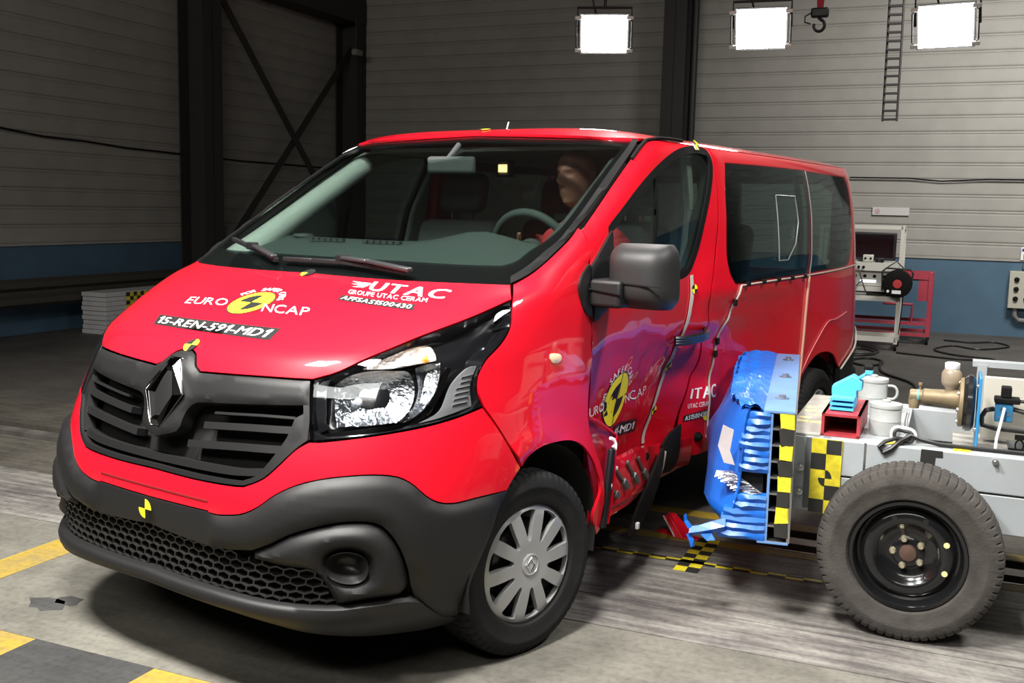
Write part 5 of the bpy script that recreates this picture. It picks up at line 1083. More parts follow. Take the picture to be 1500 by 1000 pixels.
sheet([[K(-.03, .135, .78), K(-.045, .175, .80)], [K(-.035, .145, .70), K(-.05, .19, .72)], [K(-.03, .125, .645), K(-.045, .165, .655)]], 'maker_label', mat('label_paper', (.42, .38, .40), .6), bar, .002)
# ---- deck equipment
RDB = mat('bracket_red', (.36, .035, .045), .45, noise=.2, nscale=20)
b = MB()
for (x0, x1, y0_, y1_, z0, z1) in ((.79, 1.2, -1.95, -1.80, .703, .713), (.79, 1.2, -1.95, -1.80, .785, .795), (.79, 1.2, -1.812, -1.80, .703, .795), (.79, 1.2, -1.95, -1.938, .703, .795)): b.bx(x0, x1, y0_, y1_, z0, z1)
rb_ = tb(b, 'red_bracket', RDB); b = MB(); b.bx(1.05, 1.06, -1.938, -1.812, .713, .785); tb(b, 'bracket_web', RDB, rb_)
SKY = mat('bracket_blue', (.075, .42, .72), .4)
blb = empty('blue_bracket'); blb.parent = TRO
for i, z in enumerate((.800, .820, .840)): b = MB(); b.bx(.86, 1.05, -1.915, -1.822, z, z+.010); tb(b, 'shelf', SKY, blb)
b = MB(); b.bx(.93, 1.05, -1.91, -1.826, .795, .850); tb(b, 'shelf_back', SKY, blb)
b = MB(); pr = [(-1.815, .845), (-1.815, .880), (-1.895, .930), (-1.935, .905), (-1.935, .870), (-1.915, .868), (-1.915, .845)]; b.prism(pr, lambda u, v: (.97, u, v), lambda u, v: (1.05, u, v)); tb(b, 'wedge', SKY, blb, bevel=.003)
b = MB(); b.beam((1.0, -1.90, .905), (1.0, -1.955, .945), .03, .012); b.box((1.0, -1.958, .948), (.05, .03, .02)); tb(b, 'arm', SKY, blb, bevel=.003)
b = MB(); b.box((1.0, -1.955, .965), (.05, .035, .018)); tb(b, 'sensor', RUB, blb, bevel=.004)
CAN = mat('canister_grey', (.34, .36, .355), .4, noise=.08, nscale=30)
def canister(x, y, r, h, z):
    cn = empty('canister'); cn.parent = TRO
    b = MB(); b.lathe([(r*.97, 0), (r, .006), (r, h*.49), (r*1.02, h*.50), (r, h*.52), (r, h-.008), (r*.98, h)], (x, y, z), (0, 0, 1), 36); tb(b, 'can_body', CAN, cn)
    b = MB(); b.lathe([(r*1.04, h-.006), (r*1.05, h+.004), (r*1.02, h+.010), (r*.5, h+.013), (.018, h+.014), (.018, h+.022), (.012, h+.025), (0, h+.025)], (x, y, z), (0, 0, 1), 36); tb(b, 'can_lid', CAN, cn)
    return cn
canister(.955, -2.035, .062, .118, .703); c1 = canister(1.42, -1.952, .063, .150, .703)
b = MB(); b.tube([(1.40, -2.015, .835)]+[(1.40, -2.035-.022*math.sin(a), .805+.030*math.cos(a)) for a in np.linspace(0, math.pi, 8)]+[(1.40, -2.015, .775)], .006, 8); tb(b, 'can_handle', CAN, c1)
BRZ = mat('cast_bronze', (.27, .21, .125), .55, metal=.35, noise=.2, nscale=25)
mc = empty('brake_cylinder'); mc.parent = TRO; X0 = 1.20
b = MB(); b.lathe([(.022, 0), (.026, .006), (.026, .05), (.032, .055), (.034, .14), (.040, .16), (.042, .20)], (X0, -2.115, .835), (0, -1, 0), 24); tb(b, 'cylinder_body', BRZ, mc)
b = MB(); b.lathe([(.022, 0), (.024, .03), (.02, .055), (0, .058)], (X0, -2.135, .835), (0, 0, -1), 18); tb(b, 'cylinder_foot', BRZ, mc)
b = MB(); b.lathe([(.0265, 0), (.0275, .004), (.0265, .008)], (X0, -2.145, .835), (0, -1, 0), 24); tb(b, 'teal_band', mat('teal_paint', (.12, .42, .40), .5), mc)
b = MB(); b.lathe([(.004, 0), (.004, .018), (.008, .019), (.008, .03), (0, .031)], (X0, -2.155, .860), (0, 0, 1), 10); tb(b, 'bleed_screw', BRZ, mc)
b = MB(); b.lathe([(.02, -.03), (.024, .0), (.036, .012), (.040, .025), (.040, .062), (.030, .078), (.026, .082)], (X0, -2.275, .880), (0, 0, 1), 28); tb(b, 'reservoir', mat('reservoir_plastic', (.32, .27, .22), .4, col2=(.24, .19, .13), nscale=12), mc)
b = MB(); b.lathe([(.027, .078), (.030, .082), (.030, .104), (.022, .108), (0, .108)], (X0, -2.275, .880), (0, 0, 1), 24); tb(b, 'reservoir_cap', WHT, mc)
b = MB(); b.lathe([(.09, 0), (.104, .004), (.104, .018), (.095, .024)], (X0, -2.308, .822), (0, -1, 0), 40); tb(b, 'flange', BRZ, mc)
for k in range(8): a = 2*math.pi*k/8+.2; b = MB(); b.lathe([(.009, -.01), (.009, .004), (0, .005)], (X0+.088*math.cos(a), -2.306, .822+.088*math.sin(a)), (0, 1, 0), 8); tb(b, 'flange_bolt', ALU, mc)
b = MB(); b.lathe([(.112, 0), (.120, .012), (.118, .03), (.10, .042)], (X0, -2.330, .822), (0, -1, 0), 40); tb(b, 'booster', mat('booster_black', (.014, .014, .015), .2, coat=.4), mc)
b = MB(); b.bx(1.09, 1.31, -2.392, -2.380, .605, .945); tb(b, 'mounting_plate', mat('plate_blue', (.03, .22, .48), .35), mc, bevel=.004)
for (x, z) in ((1.10, .91), (1.10, .73)): b = MB(); b.lathe([(.010, 0), (.010, .008), (0, .010)], (x, -2.380, z), (0, 1, 0), 10); tb(b, 'plate_bolt', ALU, mc)
# control board with valve block
pn = empty('control_board'); pn.parent = TRO
b = MB(); b.bx(1.44, 1.47, -3.6, -2.41, .63, .905); tb(b, 'board', mat('board_beige', (.46, .44, .38), .5), pn, bevel=.004)
b = MB(); b.bx(1.56, 1.64, -3.6, -2.36, .93, .955); tb(b, 'board_rail', GRY, pn); b = MB(); b.bx(1.55, 1.63, -2.42, -2.38, .69, .94); tb(b, 'board_post', GRY, pn)
b = MB(); b.bx(1.436, 1.441, -2.635, -2.575, .855, .890); tb(b, 'yellow_label', TY, pn); b = MB(); b.bx(1.436, 1.441, -2.73, -2.66, .845, .865); tb(b, 'grey_label', CAN, pn)
b = MB(); b.bx(1.30, 1.36, -2.525, -2.455, .735, .815); vb = tb(b, 'valve_block', mat('valve_blue', (.03, .17, .33), .4), pn, bevel=.004)
b = MB(); b.bx(1.30, 1.36, -2.515, -2.475, .838, .885); b.bx(1.29, 1.37, -2.55, -2.45, .815, .838); tb(b, 'solenoid', RUB, pn, bevel=.005)
for (x, y, z) in ((1.298, -2.475, .795), (1.298, -2.475, .755), (1.298, -2.508, .77)): b = MB(); b.lathe([(.005, 0), (.005, .004), (0, .005)], (x, y, z), (-1, 0, 0), 8); tb(b, 'valve_screw', ALU, pn)
HS = mat('hose_black', (.012, .012, .012), .45)
for pts, r in (([(1.31, -2.54, .828), (1.31, -2.7, .825), (1.31, -3.2, .82)], .007), ([(1.33, -2.52, .79), (1.31, -2.65, .765), (1.30, -3.0, .72)], .010), ([(1.32, -2.45, .785), (1.30, -2.42, .78), (1.30, -2.405, .75), (1.30, -2.41, .715), (1.30, -2.46, .705), (1.30, -3.2, .69)], .011)):
    b = MB(); b.tube(pts, r, 8); tb(b, 'hose', HS, pn)
b = MB(); b.tube([(1.28, -2.49, .80), (1.26, -2.48, .74), (1.20, -2.465, .68), (1.12, -2.46, .62)], .006, 8); tb(b, 'white_cable', WHT, pn)
b = MB(); b.tube([(1.30, -2.56+.016*math.cos(a), .640+.024*math.sin(a)) for a in np.linspace(0, 2*math.pi, 16, endpoint=False)], .0035, 6, closed=True); b.bx(1.29, 1.31, -2.58, -2.54, .665, .685); tb(b, 'pull_ring', RUB, pn)
# coil of hose and the long cable on the near beam
CB = empty('cable_coil'); CB.parent = TRO
def ringpts(c, r, rz, n=28, tilt=.35, turns=1): return [(c[0]+.25*r*math.sin(a)+.002*i*0, c[1]+r*math.cos(a), c[2]+rz*math.sin(a)+tilt*r*math.cos(a)*.3+.004*math.sin(3*a)) for i, a in enumerate(np.linspace(0, 2*math.pi*turns, n*turns))]
b = MB(); b.tube(ringpts((.80, -2.115, .733), .042, .030), .010, 8); tb(b, 'white_hose', mat('hose_white', (.62, .62, .60), .4), CB)
b = MB(); b.tube(ringpts((.785, -2.115, .735), .034, .022, turns=2), .007, 8); tb(b, 'black_loop', HS, CB)
b = MB(); b.tube([(.77, -2.13, .725), (.75, -2.09, .730), (.735, -2.05, .715), (.728, -2.03, .695), (.728, -2.045, .672), (.73, -2.075, .690), (.745, -2.105, .720), (.78, -2.14, .740), (.79, -2.18, .725), (.80, -2.25, .712), (.80, -2.4, .711), (.80, -2.7, .711), (.80, -3.6, .711)], .0085, 8); tb(b, 'black_cable', HS, CB)
b = MB(); b.bx(.76, .80, -2.10, -2.04, .702, .704); b.bx(.76, .80, -2.36, -2.30, .702, .704); tb(b, 'deck_tape', TY, CB)
b = MB(); b.tube([(1.2, -2.12, .80), (1.2, -2.18, .795), (1.2, -2.30, .79)], .004, 6); b.tube([(1.0, -2.12, .79), (.98, -2.115, .76), (.95, -2.12, .71)], .006, 6); tb(b, 'brake_line', ALU, CB)

# ------------------------------------------------------------------ THINGS AROUND THE HALL (hall coordinates)
def thing(nm, label, cat, c, group=None):
    o = empty(nm, B(*c)); tag(o, label, cat, group); return o
def part(bm, nm, mt, root, par=None, **k):
    o = bm.build(nm, mt, None, hall=True, **k); o.data.transform(Matrix.Translation(-root.location)); o.parent = par or root; return o
LAMPM = mat('lamp_glare', (1, 1, 1), .3, emit=(1, .98, .94), estr=30); LUG = mat('lamp_ceramic', (.75, .75, .72), .4)
LBK = mat('lamp_housing', (.02, .02, .02), .5)
for c, lab in (((7.0, 1.26, 3.40), 'white-hot floodlight hanging above the van roof, leftmost of the three'), ((7.0, -.35, 3.38), 'white-hot floodlight hanging between the two other lamps'), ((7.0, -2.02, 3.33), 'white-hot floodlight beside the hanging cable ladder, rightmost of the three')):
    r = thing('floodlight', lab, 'lamp', c, 'floodlights in view')
    d = (Vector((-.5, -.9, 1.0))-Vector(c)).normalized(); sx = d.cross(Vector((0, 0, 1))).normalized(); up = sx.cross(d)
    RT = Matrix((sx, d, up)).transposed(); cc = Vector(c)
    def P(u, v, w_): return cc+sx*u+d*v+up*w_
    b = MB(); b.add([P(sx_*w_/2, v, sz_*h_/2) for (v, w_, h_) in ((.0, .50, .40), (-.05, .50, .40), (-.20, .24, .20)) for sx_, sz_ in ((-1, -1), (1, -1), (1, 1), (-1, 1))], [(0, 1, 5, 4), (1, 2, 6, 5), (2, 3, 7, 6), (3, 0, 4, 7), (4, 5, 9, 8), (5, 6, 10, 9), (6, 7, 11, 10), (7, 4, 8, 11), (8, 9, 10, 11)]); part(b, 'housing', LBK, r)
    b = MB(); b.add([P(u, v, w_) for v in (.0, -.012) for u, w_ in ((-.235, -.185), (.235, -.185), (.235, .185), (-.235, .185))], [(0, 1, 2, 3), (7, 6, 5, 4), (0, 4, 5, 1), (1, 5, 6, 2), (2, 6, 7, 3), (3, 7, 4, 0)]); part(b, 'glowing_glass', LAMPM, r)
    for s in (-1, 1):
        b = MB(); b.tube([P(s*.26, .01, -.15), P(s*.285, .02, -.13), P(s*.285, .02, .13), P(s*.26, .01, .15)], .008, 8); part(b, 'side_bar', LBK, r)
        for t in (-1, 1): b = MB(); b.box(P(s*.265, .01, t*.165), (.07, .04, .035), RT); part(b, 'corner_lug', LUG, r, bevel=.005)
    b = MB(); b.tube([P(-.28, -.08, 0), P(-.28, -.10, .25), P(.28, -.10, .25), P(.28, -.08, 0)], .014, 8); b.tube([P(0, -.10, .25), Vector((c[0]+.2, c[1], 6.2))], .016, 8); part(b, 'yoke', LBK, r)
    b = MB(); b.tube([P(.05, -.18, .05), P(.12, -.22, .25), P(.18, -.25, .6), Vector((c[0]+.25, c[1]+.12, 5.0)), Vector((c[0]+.25, c[1]+.12, 6.2))], .009, 8); part(b, 'lamp_cable', HS, r)
# hanging cable ladder
r = thing('cable_ladder', 'black plastic cable ladder hanging down in front of the back wall', 'cable ladder', (9.0, -1.47, 2.65))
lm_ = mat('ladder_black', (.03, .03, .03), .6)
for s in (-.075, .075): b = MB(); b.tube([(9.0, -1.47+s, 2.65), (9.02, -1.465+s, 3.3), (9.03, -1.455+s, 4.2), (9.03, -1.45+s, 6.2)], .013, 6); part(b, 'rail', lm_, r)
for i in range(30):
    z = 2.66+.095*i; b = MB(); b.bx(8.985, 9.035, -1.54+.006*i*.2, -1.40+.006*i*.2, z, z+.022); part(b, 'rung', lm_, r)
# hoist hook
r = thing('hoist_hook', 'black hook block on a red sling hanging high in front of the wall', 'hook', (8.0, -.77, 3.44))
b = MB(); b.add([(8.0, -.70, 4.3), (8.0, -.84, 4.3), (8.0, -.80, 3.72), (8.0, -.74, 3.72)]+[(8.02, -.70, 4.3), (8.02, -.84, 4.3), (8.02, -.80, 3.72), (8.02, -.74, 3.72)], [(0, 1, 2, 3), (7, 6, 5, 4), (0, 4, 5, 1), (1, 5, 6, 2), (2, 6, 7, 3), (3, 7, 4, 0)]); part(b, 'sling', mat('sling_red', (.35, .015, .03), .7), r)
b = MB(); b.bx(7.97, 8.05, -.86, -.68, 3.64, 3.74); part(b, 'block', LBK, r, bevel=.02)
b = MB(); b.tube([(8.01, -.77+.055*math.cos(a), 3.56+.06*math.sin(a)) for a in np.linspace(1.6, 6.6, 16)], .016, 8); b.tube([(8.01, -.77, 3.66), (8.01, -.77, 3.62)], .02, 8); part(b, 'hook', LBK, r)
b = MB(); b.tube([(8.01, -.70, 3.70), (8.01, -.62, 3.66), (8.01, -.62, 3.60), (8.01, -.68, 3.58)], .008, 6); part(b, 'latch', LBK, r)
# small wall camera
r = thing('wall_camera', 'small white camera hanging from the beam in the hall corner', 'camera', (11.6, 7.1, 4.0))
b = MB(); b.tube([(11.6, 7.1, 4.60), (11.6, 7.1, 4.12)], .012, 6); part(b, 'hanger', STEEL, r); b = MB(); b.box((11.55, 7.05, 4.07), (.22, .10, .10)); part(b, 'camera_body', mat('camera_grey', (.25, .25, .24), .5), r, bevel=.02)
# guard rail along the left wall
r = thing('guard_rail', 'dark steel crash rail running low along the left wall', 'guard rail', (5.0, 7.3, 0))
GR_ = mat('rail_dark', (.06, .055, .045), .55, metal=.3)
pr = [(0, .36), (-.05, .40), (-.05, .46), (0, .50), (0, .54), (-.05, .58), (-.05, .64), (0, .68), (.012, .68), (-.036, .63), (-.036, .59), (.012, .55), (.012, .49), (-.036, .45), (-.036, .41), (.012, .36)]
b = MB(); b.prism(pr, lambda u, v: (.5, 7.28+u, v), lambda u, v: (9.6, 7.28+u, v)); part(b, 'rail', GR_, r, smooth=False)
for x in (.9, 2.6, 4.40, 6.9, 8.6): b = MB(); b.bx(x, x+.10, 7.29, 7.42, 0, .66); part(b, 'post', GR_, r)
# white block stack with chequered tape
r = thing('white_block', 'stack of white foam boards with chequered tape standing by the left wall', 'block', (6.2, 7.0, 0))
WB = mat('foam_white', (.50, .50, .51), .8, noise=.1, nscale=9)
for i in range(9):
    z = .055*i; o = .006*((i*37) % 5-2); b = MB(); b.bx(5.70+o, 6.95, 6.85+o*.5, 7.215, z, z+.051); part(b, 'board', WB, r, bevel=.004)
for i in range(15):
    for j in range(2):
        b = MB(); b.bx(6.02+.058*i, 6.078+.058*i, 6.832, 6.8385, .432-.05*j, .482-.05*j); part(b, 'tape_square', TY if (i+j) % 2 else TK, r)
for i in range(2, 8):
    for j in range(2): b = MB(); b.bx(6.02+.058*j, 6.078+.058*j, 6.832, 6.8385, .432-.05*i, .482-.05*i); part(b, 'tape_square', TY if (i+j) % 2 else TK, r)
# measuring cart
WF = mat('cart_white', (.58, .57, .52), .5)
r = thing('measuring_cart', 'tall white metal cart with shelves of instruments behind the van', 'cart', (9.8, -1.3, 0))
for (x, y, zt) in ((9.55, -1.67, 1.48), (9.55, -.75, 1.48), (10.05, -1.67, 1.48), (10.05, -.75, 1.48)): b = MB(); b.bx(x-.02, x+.02, y-.02, y+.02, .08, zt); part(b, 'upright', WF, r)
for (z0, z1) in ((.10, .16), (.585, .645), (.70, .755), (1.44, 1.48)):
    for x in (9.55, 10.05): b = MB(); b.bx(x-.02, x+.02, -1.67, -.75, z0, z1); part(b, 'crossbar', WF, r)
    for y in (-1.67, -.75): b = MB(); b.bx(9.55, 10.05, y-.02, y+.02, z0, z1); part(b, 'crossbar', WF, r)
for z in (.62, .735, 1.035): b = MB(); b.bx(9.56, 10.04, -1.66, -.76, z, z+.012); part(b, 'shelf', WF, r)
b = MB(); b.bx(9.53, 9.56, -1.66, -.78, .945, 1.045); part(b, 'instrument_panel', WF, r)
for i in range(6):
    y = -.98-.055*i; b = MB(); b.lathe([(.018, 0), (.016, .02), (0, .022)], (9.53, y, .985), (-1, 0, 0), 10); part(b, 'knob', RUB, r)
for (x, y) in ((9.55, -1.67), (9.55, -.75), (10.05, -1.67), (10.05, -.75)): b = MB(); b.lathe([(.04, -.015), (.04, .015)], (x, y, .04), (0, 1, 0), 14); part(b, 'caster', RUB, r)
r2 = thing('monitor', 'black flat monitor standing on top of the white cart', 'monitor', (9.7, -1.3, 1.05))
b = MB(); b.bx(9.66, 9.72, -1.60, -.95, 1.07, 1.40); part(b, 'case', LBK, r2, bevel=.01); b = MB(); b.bx(9.654, 9.662, -1.57, -.98, 1.10, 1.375); part(b, 'screen', mat('screen_black', (.010, .010, .012), .12), r2); b = MB(); b.bx(9.62, 9.80, -1.36, -1.18, 1.05, 1.075); part(b, 'stand', LBK, r2)
for (y, w_, h_, lab, nm) in ((-1.30, .12, .085, 'small pale socket block standing in front of the monitor', 'socket_block'), (-1.43, .10, .05, 'small dark grey box standing in front of the monitor', 'small_box')):
    r3 = thing(nm, lab, 'box', (9.58, y, 1.047)); b = MB(); b.bx(9.535, 9.61, y-w_/2, y+w_/2, 1.048, 1.048+h_); part(b, 'case', WF if 'pale' in lab else LBK, r3, bevel=.008)
    for k in range(2): b = MB(); b.lathe([(.014, 0), (.012, .006), (0, .007)], (9.535, y-.03+.06*k, 1.048+h_*.5), (-1, 0, 0), 10); part(b, 'socket', RUB, r3)
r3 = thing('instrument_box', 'white instrument box with lights on the cart shelf behind the cable reel', 'instrument', (9.7, -1.3, .75))
b = MB(); b.bx(9.62, 9.95, -1.62, -1.10, .757, .925); part(b, 'case', WF, r3, bevel=.006)
b = MB(); b.bx(9.612, 9.621, -1.40, -1.22, .80, .83); part(b, 'display', mat('display_white', (.9, .95, 1), .3, emit=(.85, .93, 1), estr=1.5), r3)
for k in range(4): b = MB(); b.lathe([(.02, 0), (.018, .015), (0, .016)], (9.62, -1.16-.11*k, .875), (-1, 0, 0), 10); part(b, 'knob', RUB, r3)
r3 = thing('instrument_box', 'low dark instrument tray on the cart shelf below the white box', 'instrument', (9.7, -1.3, .64))
b = MB(); b.bx(9.62, 9.98, -1.55, -.85, .634, .70); part(b, 'case', LBK, r3, bevel=.006); b = MB(); b.bx(9.60, 9.62, -1.30, -1.10, .65, .685); part(b, 'display', WF, r3)
# wires dangling on the cart
for i, (pts, lab) in enumerate(((((9.52, -1.02, .97), (9.45, -1.03, .80), (9.44, -1.15, .72), (9.50, -1.22, .80), (9.6, -1.25, .82)), 'thin black wire looping out of the cart panel, nearest the van'), (((9.52, -1.20, .97), (9.46, -1.24, .86), (9.47, -1.30, .70), (9.5, -1.42, .66), (9.6, -1.5, .68)), 'thin black wire running down between the cart shelves'), (((9.53, -1.5, .97), (9.42, -1.56, 1.02), (9.46, -1.63, 1.07), (9.5, -1.70, 1.0), (9.5, -1.72, .6), (9.50, -1.70, .2)), 'black cable hanging down the right side of the white cart'))):
    b = MB(); b.tube([Vector(p) for p in pts], .007, 6); o = b.build('wire', HS, None, hall=True); tag(o, lab, 'cable')
# cable reel
r = thing('cable_reel', 'black cable reel with a red hub hooked on the white cart', 'cable reel', (9.45, -1.65, .64))
b = MB(); b.lathe([(.155, -.05), (.165, -.045), (.165, -.035), (.10, -.03), (.10, .03), (.165, .035), (.165, .045), (.155, .05), (.06, .052), (.05, .04), (0, .04)], (9.42, -1.655, .81), (-1, 0, 0), 32); part(b, 'drum', RUB, r)
b = MB(); b.lathe([(.125, -.028), (.14, -.01), (.14, .01), (.125, .028)], (9.42, -1.655, .81), (-1, 0, 0), 32); part(b, 'wound_cable', HS, r)
b = MB(); b.lathe([(.055, .04), (.05, .055), (0, .058)], (9.42, -1.655, .81), (-1, 0, 0), 14); part(b, 'hub', mat('reel_red', (.42, .03, .03), .5), r)
b = MB(); b.tube([(9.40, -1.49, .72), (9.40, -1.48, .95), (9.40, -1.52, .99), (9.40, -1.79, .98), (9.40, -1.82, .94), (9.40, -1.80, .80)], .011, 8); part(b, 'carry_frame', LBK, r)
b = MB(); b.bx(9.355, 9.365, -1.70, -1.60, .695, .735); part(b, 'white_tag', WHT, r); b = MB(); b.lathe([(.018, 0), (.014, .02), (0, .022)], (9.37, -1.555, .72), (-1, 0, 0), 10); part(b, 'socket', WHT, r)
# red cart
RC = mat('cart_red', (.35, .035, .06), .5)
r = thing('red_cart', 'low red tube-frame cart standing behind the white cart', 'cart', (10.7, -1.4, 0))
for (x, y) in ((10.4, -2.0), (10.95, -2.0), (10.4, -.7), (10.95, -.7)):
    b = MB(); b.bx(x-.025, x+.025, y-.025, y+.025, .10, .90); part(b, 'upright', RC, r); b = MB(); b.lathe([(.05, -.015), (.05, .015)], (x, y, .05), (0, 1, 0), 14); part(b, 'caster', RUB, r)
for z in (.12, .26, .84, .88):
    for x in (10.4, 10.95): b = MB(); b.bx(x-.02, x+.02, -2.0, -.7, z-.02, z+.02); part(b, 'crossbar', RC, r)
    for y in (-2.0, -.7): b = MB(); b.bx(10.4, 10.95, y-.02, y+.02, z-.02, z+.02); part(b, 'crossbar', RC, r)
b = MB(); b.bx(10.39, 10.41, -1.98, -1.86, .55, .82); part(b, 'side_plate', RC, r); b = MB(); b.tube([(10.4, -1.45, .50), (10.4, -1.80, .50), (10.4, -1.80, .28)], .018, 8); part(b, 'towing_bar', RC, r)
b = MB(); b.bx(10.42, 10.93, -1.98, -.72, .80, .82); part(b, 'tray', mat('tray_dark', (.08, .03, .035), .6), r)
# cables on the floor
def cable(pts, rr, lab):
    p = [Vector((q[0], q[1], q[2] if len(q) > 2 else rr+.002)) for q in pts]; P_ = spline([(v.x, v.y) for v in p], .06, False)
    b = MB(); b.tube([(x, y, rr+.001) for x, y in P_], rr, 6); o = b.build('floor_cable', HS, None, hall=True); tag(o, lab, 'cable', 'cables on the hall floor'); return o
loop = [(9.0+.28*math.cos(a)+.015*i, -1.25+.22*math.sin(a)-.002*i) for i, a in enumerate(np.linspace(0, 12.6, 22))]
cable(loop, .013, 'coil of thick black cable lying under the front of the white cart')
loop = [(8.3+.30*math.cos(a), -1.45+.16*math.sin(a)) for a in np.linspace(.5, 11.5, 20)]
cable(loop+[(7.6, -1.65), (7.0, -1.95), (6.4, -2.05), (5.4, -2.3), (4.6, -2.9), (4.2, -3.6)], .013, 'black cable looping once and trailing across the floor behind the trolley')
cable([(11.0, -2.2), (10.9, -2.5), (11.1, -2.8), (10.7, -2.95), (10.2, -2.6), (10.4, -2.3), (9.9, -2.1), (9.5, -2.3), (9.3, -2.75), (9.1, -2.4), (9.2, -2.0), (9.3, -1.7)], .011, 'thin black cable in loose bends on the floor beside the red cart')
# control box on the back wall
r = thing('control_box', 'beige switch box with black knobs mounted on the blue wall', 'switch box', (12.0, -3.2, .40))
CBX = mat('box_beige', (.42, .41, .34), .5)
b = MB(); b.bx(11.93, 12.10, -3.55, -2.95, .40, .90); part(b, 'case', CBX, r, bevel=.008)
for i in range(3):
    for j in range(4): b = MB(); b.lathe([(.034, 0), (.03, .03), (.022, .034), (0, .036)], (11.93, -3.04-.13*j, .79-.13*i), (-1, 0, 0), 14); part(b, 'switch_knob', RUB, r)
b = MB(); b.tube([(12.0, -3.05, .40), (12.0, -3.05, .30), (12.02, -3.10, .24), (12.04, -3.4, .22), (12.06, -3.8, .22)], .03, 8); part(b, 'conduit', mat('conduit_grey', (.2, .2, .2), .5), r)
b = MB(); b.lathe([(.08, 0), (.075, .06), (0, .07)], (12.09, -3.18, .965), (-1, 0, 0), 18); part(b, 'beacon', mat('beacon_grey', (.12, .12, .13), .4), r)
r = thing('safety_sign', 'small white sign with blue and red marks above the switch box', 'sign', (12.05, -3.2, 1.0))
b = MB(); b.bx(12.06, 12.075, -3.33, -3.07, 1.05, 1.22); part(b, 'plate', WHT, r); b = MB(); b.bx(12.055, 12.061, -3.13, -3.08, 1.165, 1.205); part(b, 'blue_mark', mat('sign_blue', (.02, .05, .25), .5), r); b = MB(); b.bx(12.055, 12.061, -3.20, -3.10, 1.065, 1.13); part(b, 'red_mark', mat('sign_red', (.45, .12, .10), .5), r)
r = thing('wall_notice', 'faded pale notice strip on the grey wall above the monitor', 'sign', (12.05, -1.37, 1.61))
b = MB(); b.bx(12.07, 12.085, -1.62, -1.13, 1.61, 1.72); part(b, 'plate', mat('notice_pale', (.52, .50, .50), .6), r); b = MB(); b.lathe([(.035, 0), (.035, .006), (0, .0062)], (12.07, -1.20, 1.665), (-1, 0, 0), 16); part(b, 'pink_mark', mat('notice_pink', (.45, .33, .33), .6), r)
# torn red piece lying on the track
r = thing('red_fragment', 'bent red metal fragment lying on the floor between the van and barrier', 'fragment', (1.36, -1.07, 0))
def sheet2(P_, nm, mt, root):
    n = len(P_); b = MB(); b.add(list(P_)+[(p[0]+.004, p[1], p[2]+.005) for p in P_], [tuple(range(n)), tuple(range(2*n-1, n-1, -1))]+[(i, (i+1) % n, n+(i+1) % n, n+i) for i in range(n)]); return part(b, nm, mt, root, smooth=False)
sheet2([(1.44, -.985, .003), (1.40, -.975, .003), (1.335, -1.13, .003), (1.345, -1.20, .003), (1.385, -1.20, .003), (1.42, -1.06, .003)], 'base_plate', RED, r)
sheet2([(1.40, -1.01, .085), (1.335, -1.08, .006), (1.335, -1.115, .006), (1.42, -1.06, .085)], 'bent_face', RED, r)
sheet2([(1.42, -1.02, .10), (1.44, -1.06, .09), (1.40, -1.14, .03), (1.37, -1.155, .006), (1.34, -1.12, .006), (1.40, -1.03, .092)], 'bent_side', RED, r)
b = MB(); b.tube([(1.398, -1.008, .088), (1.334, -1.085, .010)], .004, 6); part(b, 'bright_edge', mat('edge_pale', (.8, .6, .6), .3), r)
o = MB(); o.bx(2.55, 2.68, -.72, -.60, .001, .02); o = o.build('rubber_scrap', RUB, None, hall=True, bevel=.006); tag(o, 'small black rubber scrap lying on the floor under the van', 'scrap')

# ------------------------------------------------------------------ CRASH-TEST DUMMY in the driver's seat
DS = mat('dummy_skin', (.22, .10, .068), .36, noise=.1, nscale=12)
DM = empty('crash_test_dummy', (1.1, -.44, .94)); tag(DM, 'brown crash-test dummy in a red shirt sitting belted in the driver seat', 'dummy')
DO = Vector((1.1, -.44, .94))
def skin(nm, joints, bones, mt, sub=2, parent=None):
    me = bpy.data.meshes.new(nm); me.from_pydata([tuple(Vector(p)-DO) for p, r in joints], bones, [])
    o = bpy.data.objects.new(nm, me); COL.objects.link(o); o.modifiers.new('skin', 'SKIN').use_smooth_shade = True
    for v, (p, r) in zip(me.skin_vertices[0].data, joints): v.radius = (r, r) if not isinstance(r, tuple) else r
    me.skin_vertices[0].data[0].use_root = True
    s = o.modifiers.new('sub', 'SUBSURF'); s.levels = sub; s.render_levels = sub
    dg = bpy.context.evaluated_depsgraph_get(); m2 = bpy.data.meshes.new_from_object(o.evaluated_get(dg)); bpy.data.objects.remove(o)
    return m2
J = [((1.08, -.44, .98), .13), ((1.13, -.44, 1.15), .13), ((1.17, -.44, 1.33), .15), ((1.17, -.44, 1.47), .11), ((1.155, -.435, 1.545), .055), ((1.14, -.43, 1.63), .055),
     ((1.16, -.61, 1.44), .072), ((1.02, -.68, 1.24), .048), ((.80, -.64, 1.33), .036), ((.70, -.62, 1.42), .030),
     ((1.16, -.27, 1.44), .072), ((1.02, -.21, 1.24), .048), ((.80, -.30, 1.33), .036), ((.70, -.34, 1.42), .030),
     ((1.02, -.54, .98), .10), ((.62, -.56, 1.02), .075), ((.40, -.56, .66), .052), ((.28, -.56, .60), .04),
     ((1.02, -.34, .98), .10), ((.62, -.32, 1.02), .075), ((.40, -.32, .66), .052), ((.28, -.32, .60), .04)]
E_ = [(0, 1), (1, 2), (2, 3), (3, 4), (4, 5), (3, 6), (6, 7), (7, 8), (8, 9), (3, 10), (10, 11), (11, 12), (12, 13), (0, 14), (14, 15), (15, 16), (16, 17), (0, 18), (18, 19), (19, 20), (20, 21)]
body = skin('body', J, E_, DS)
bm = bmesh.new(); bm.from_mesh(body); bpy.data.meshes.remove(body)
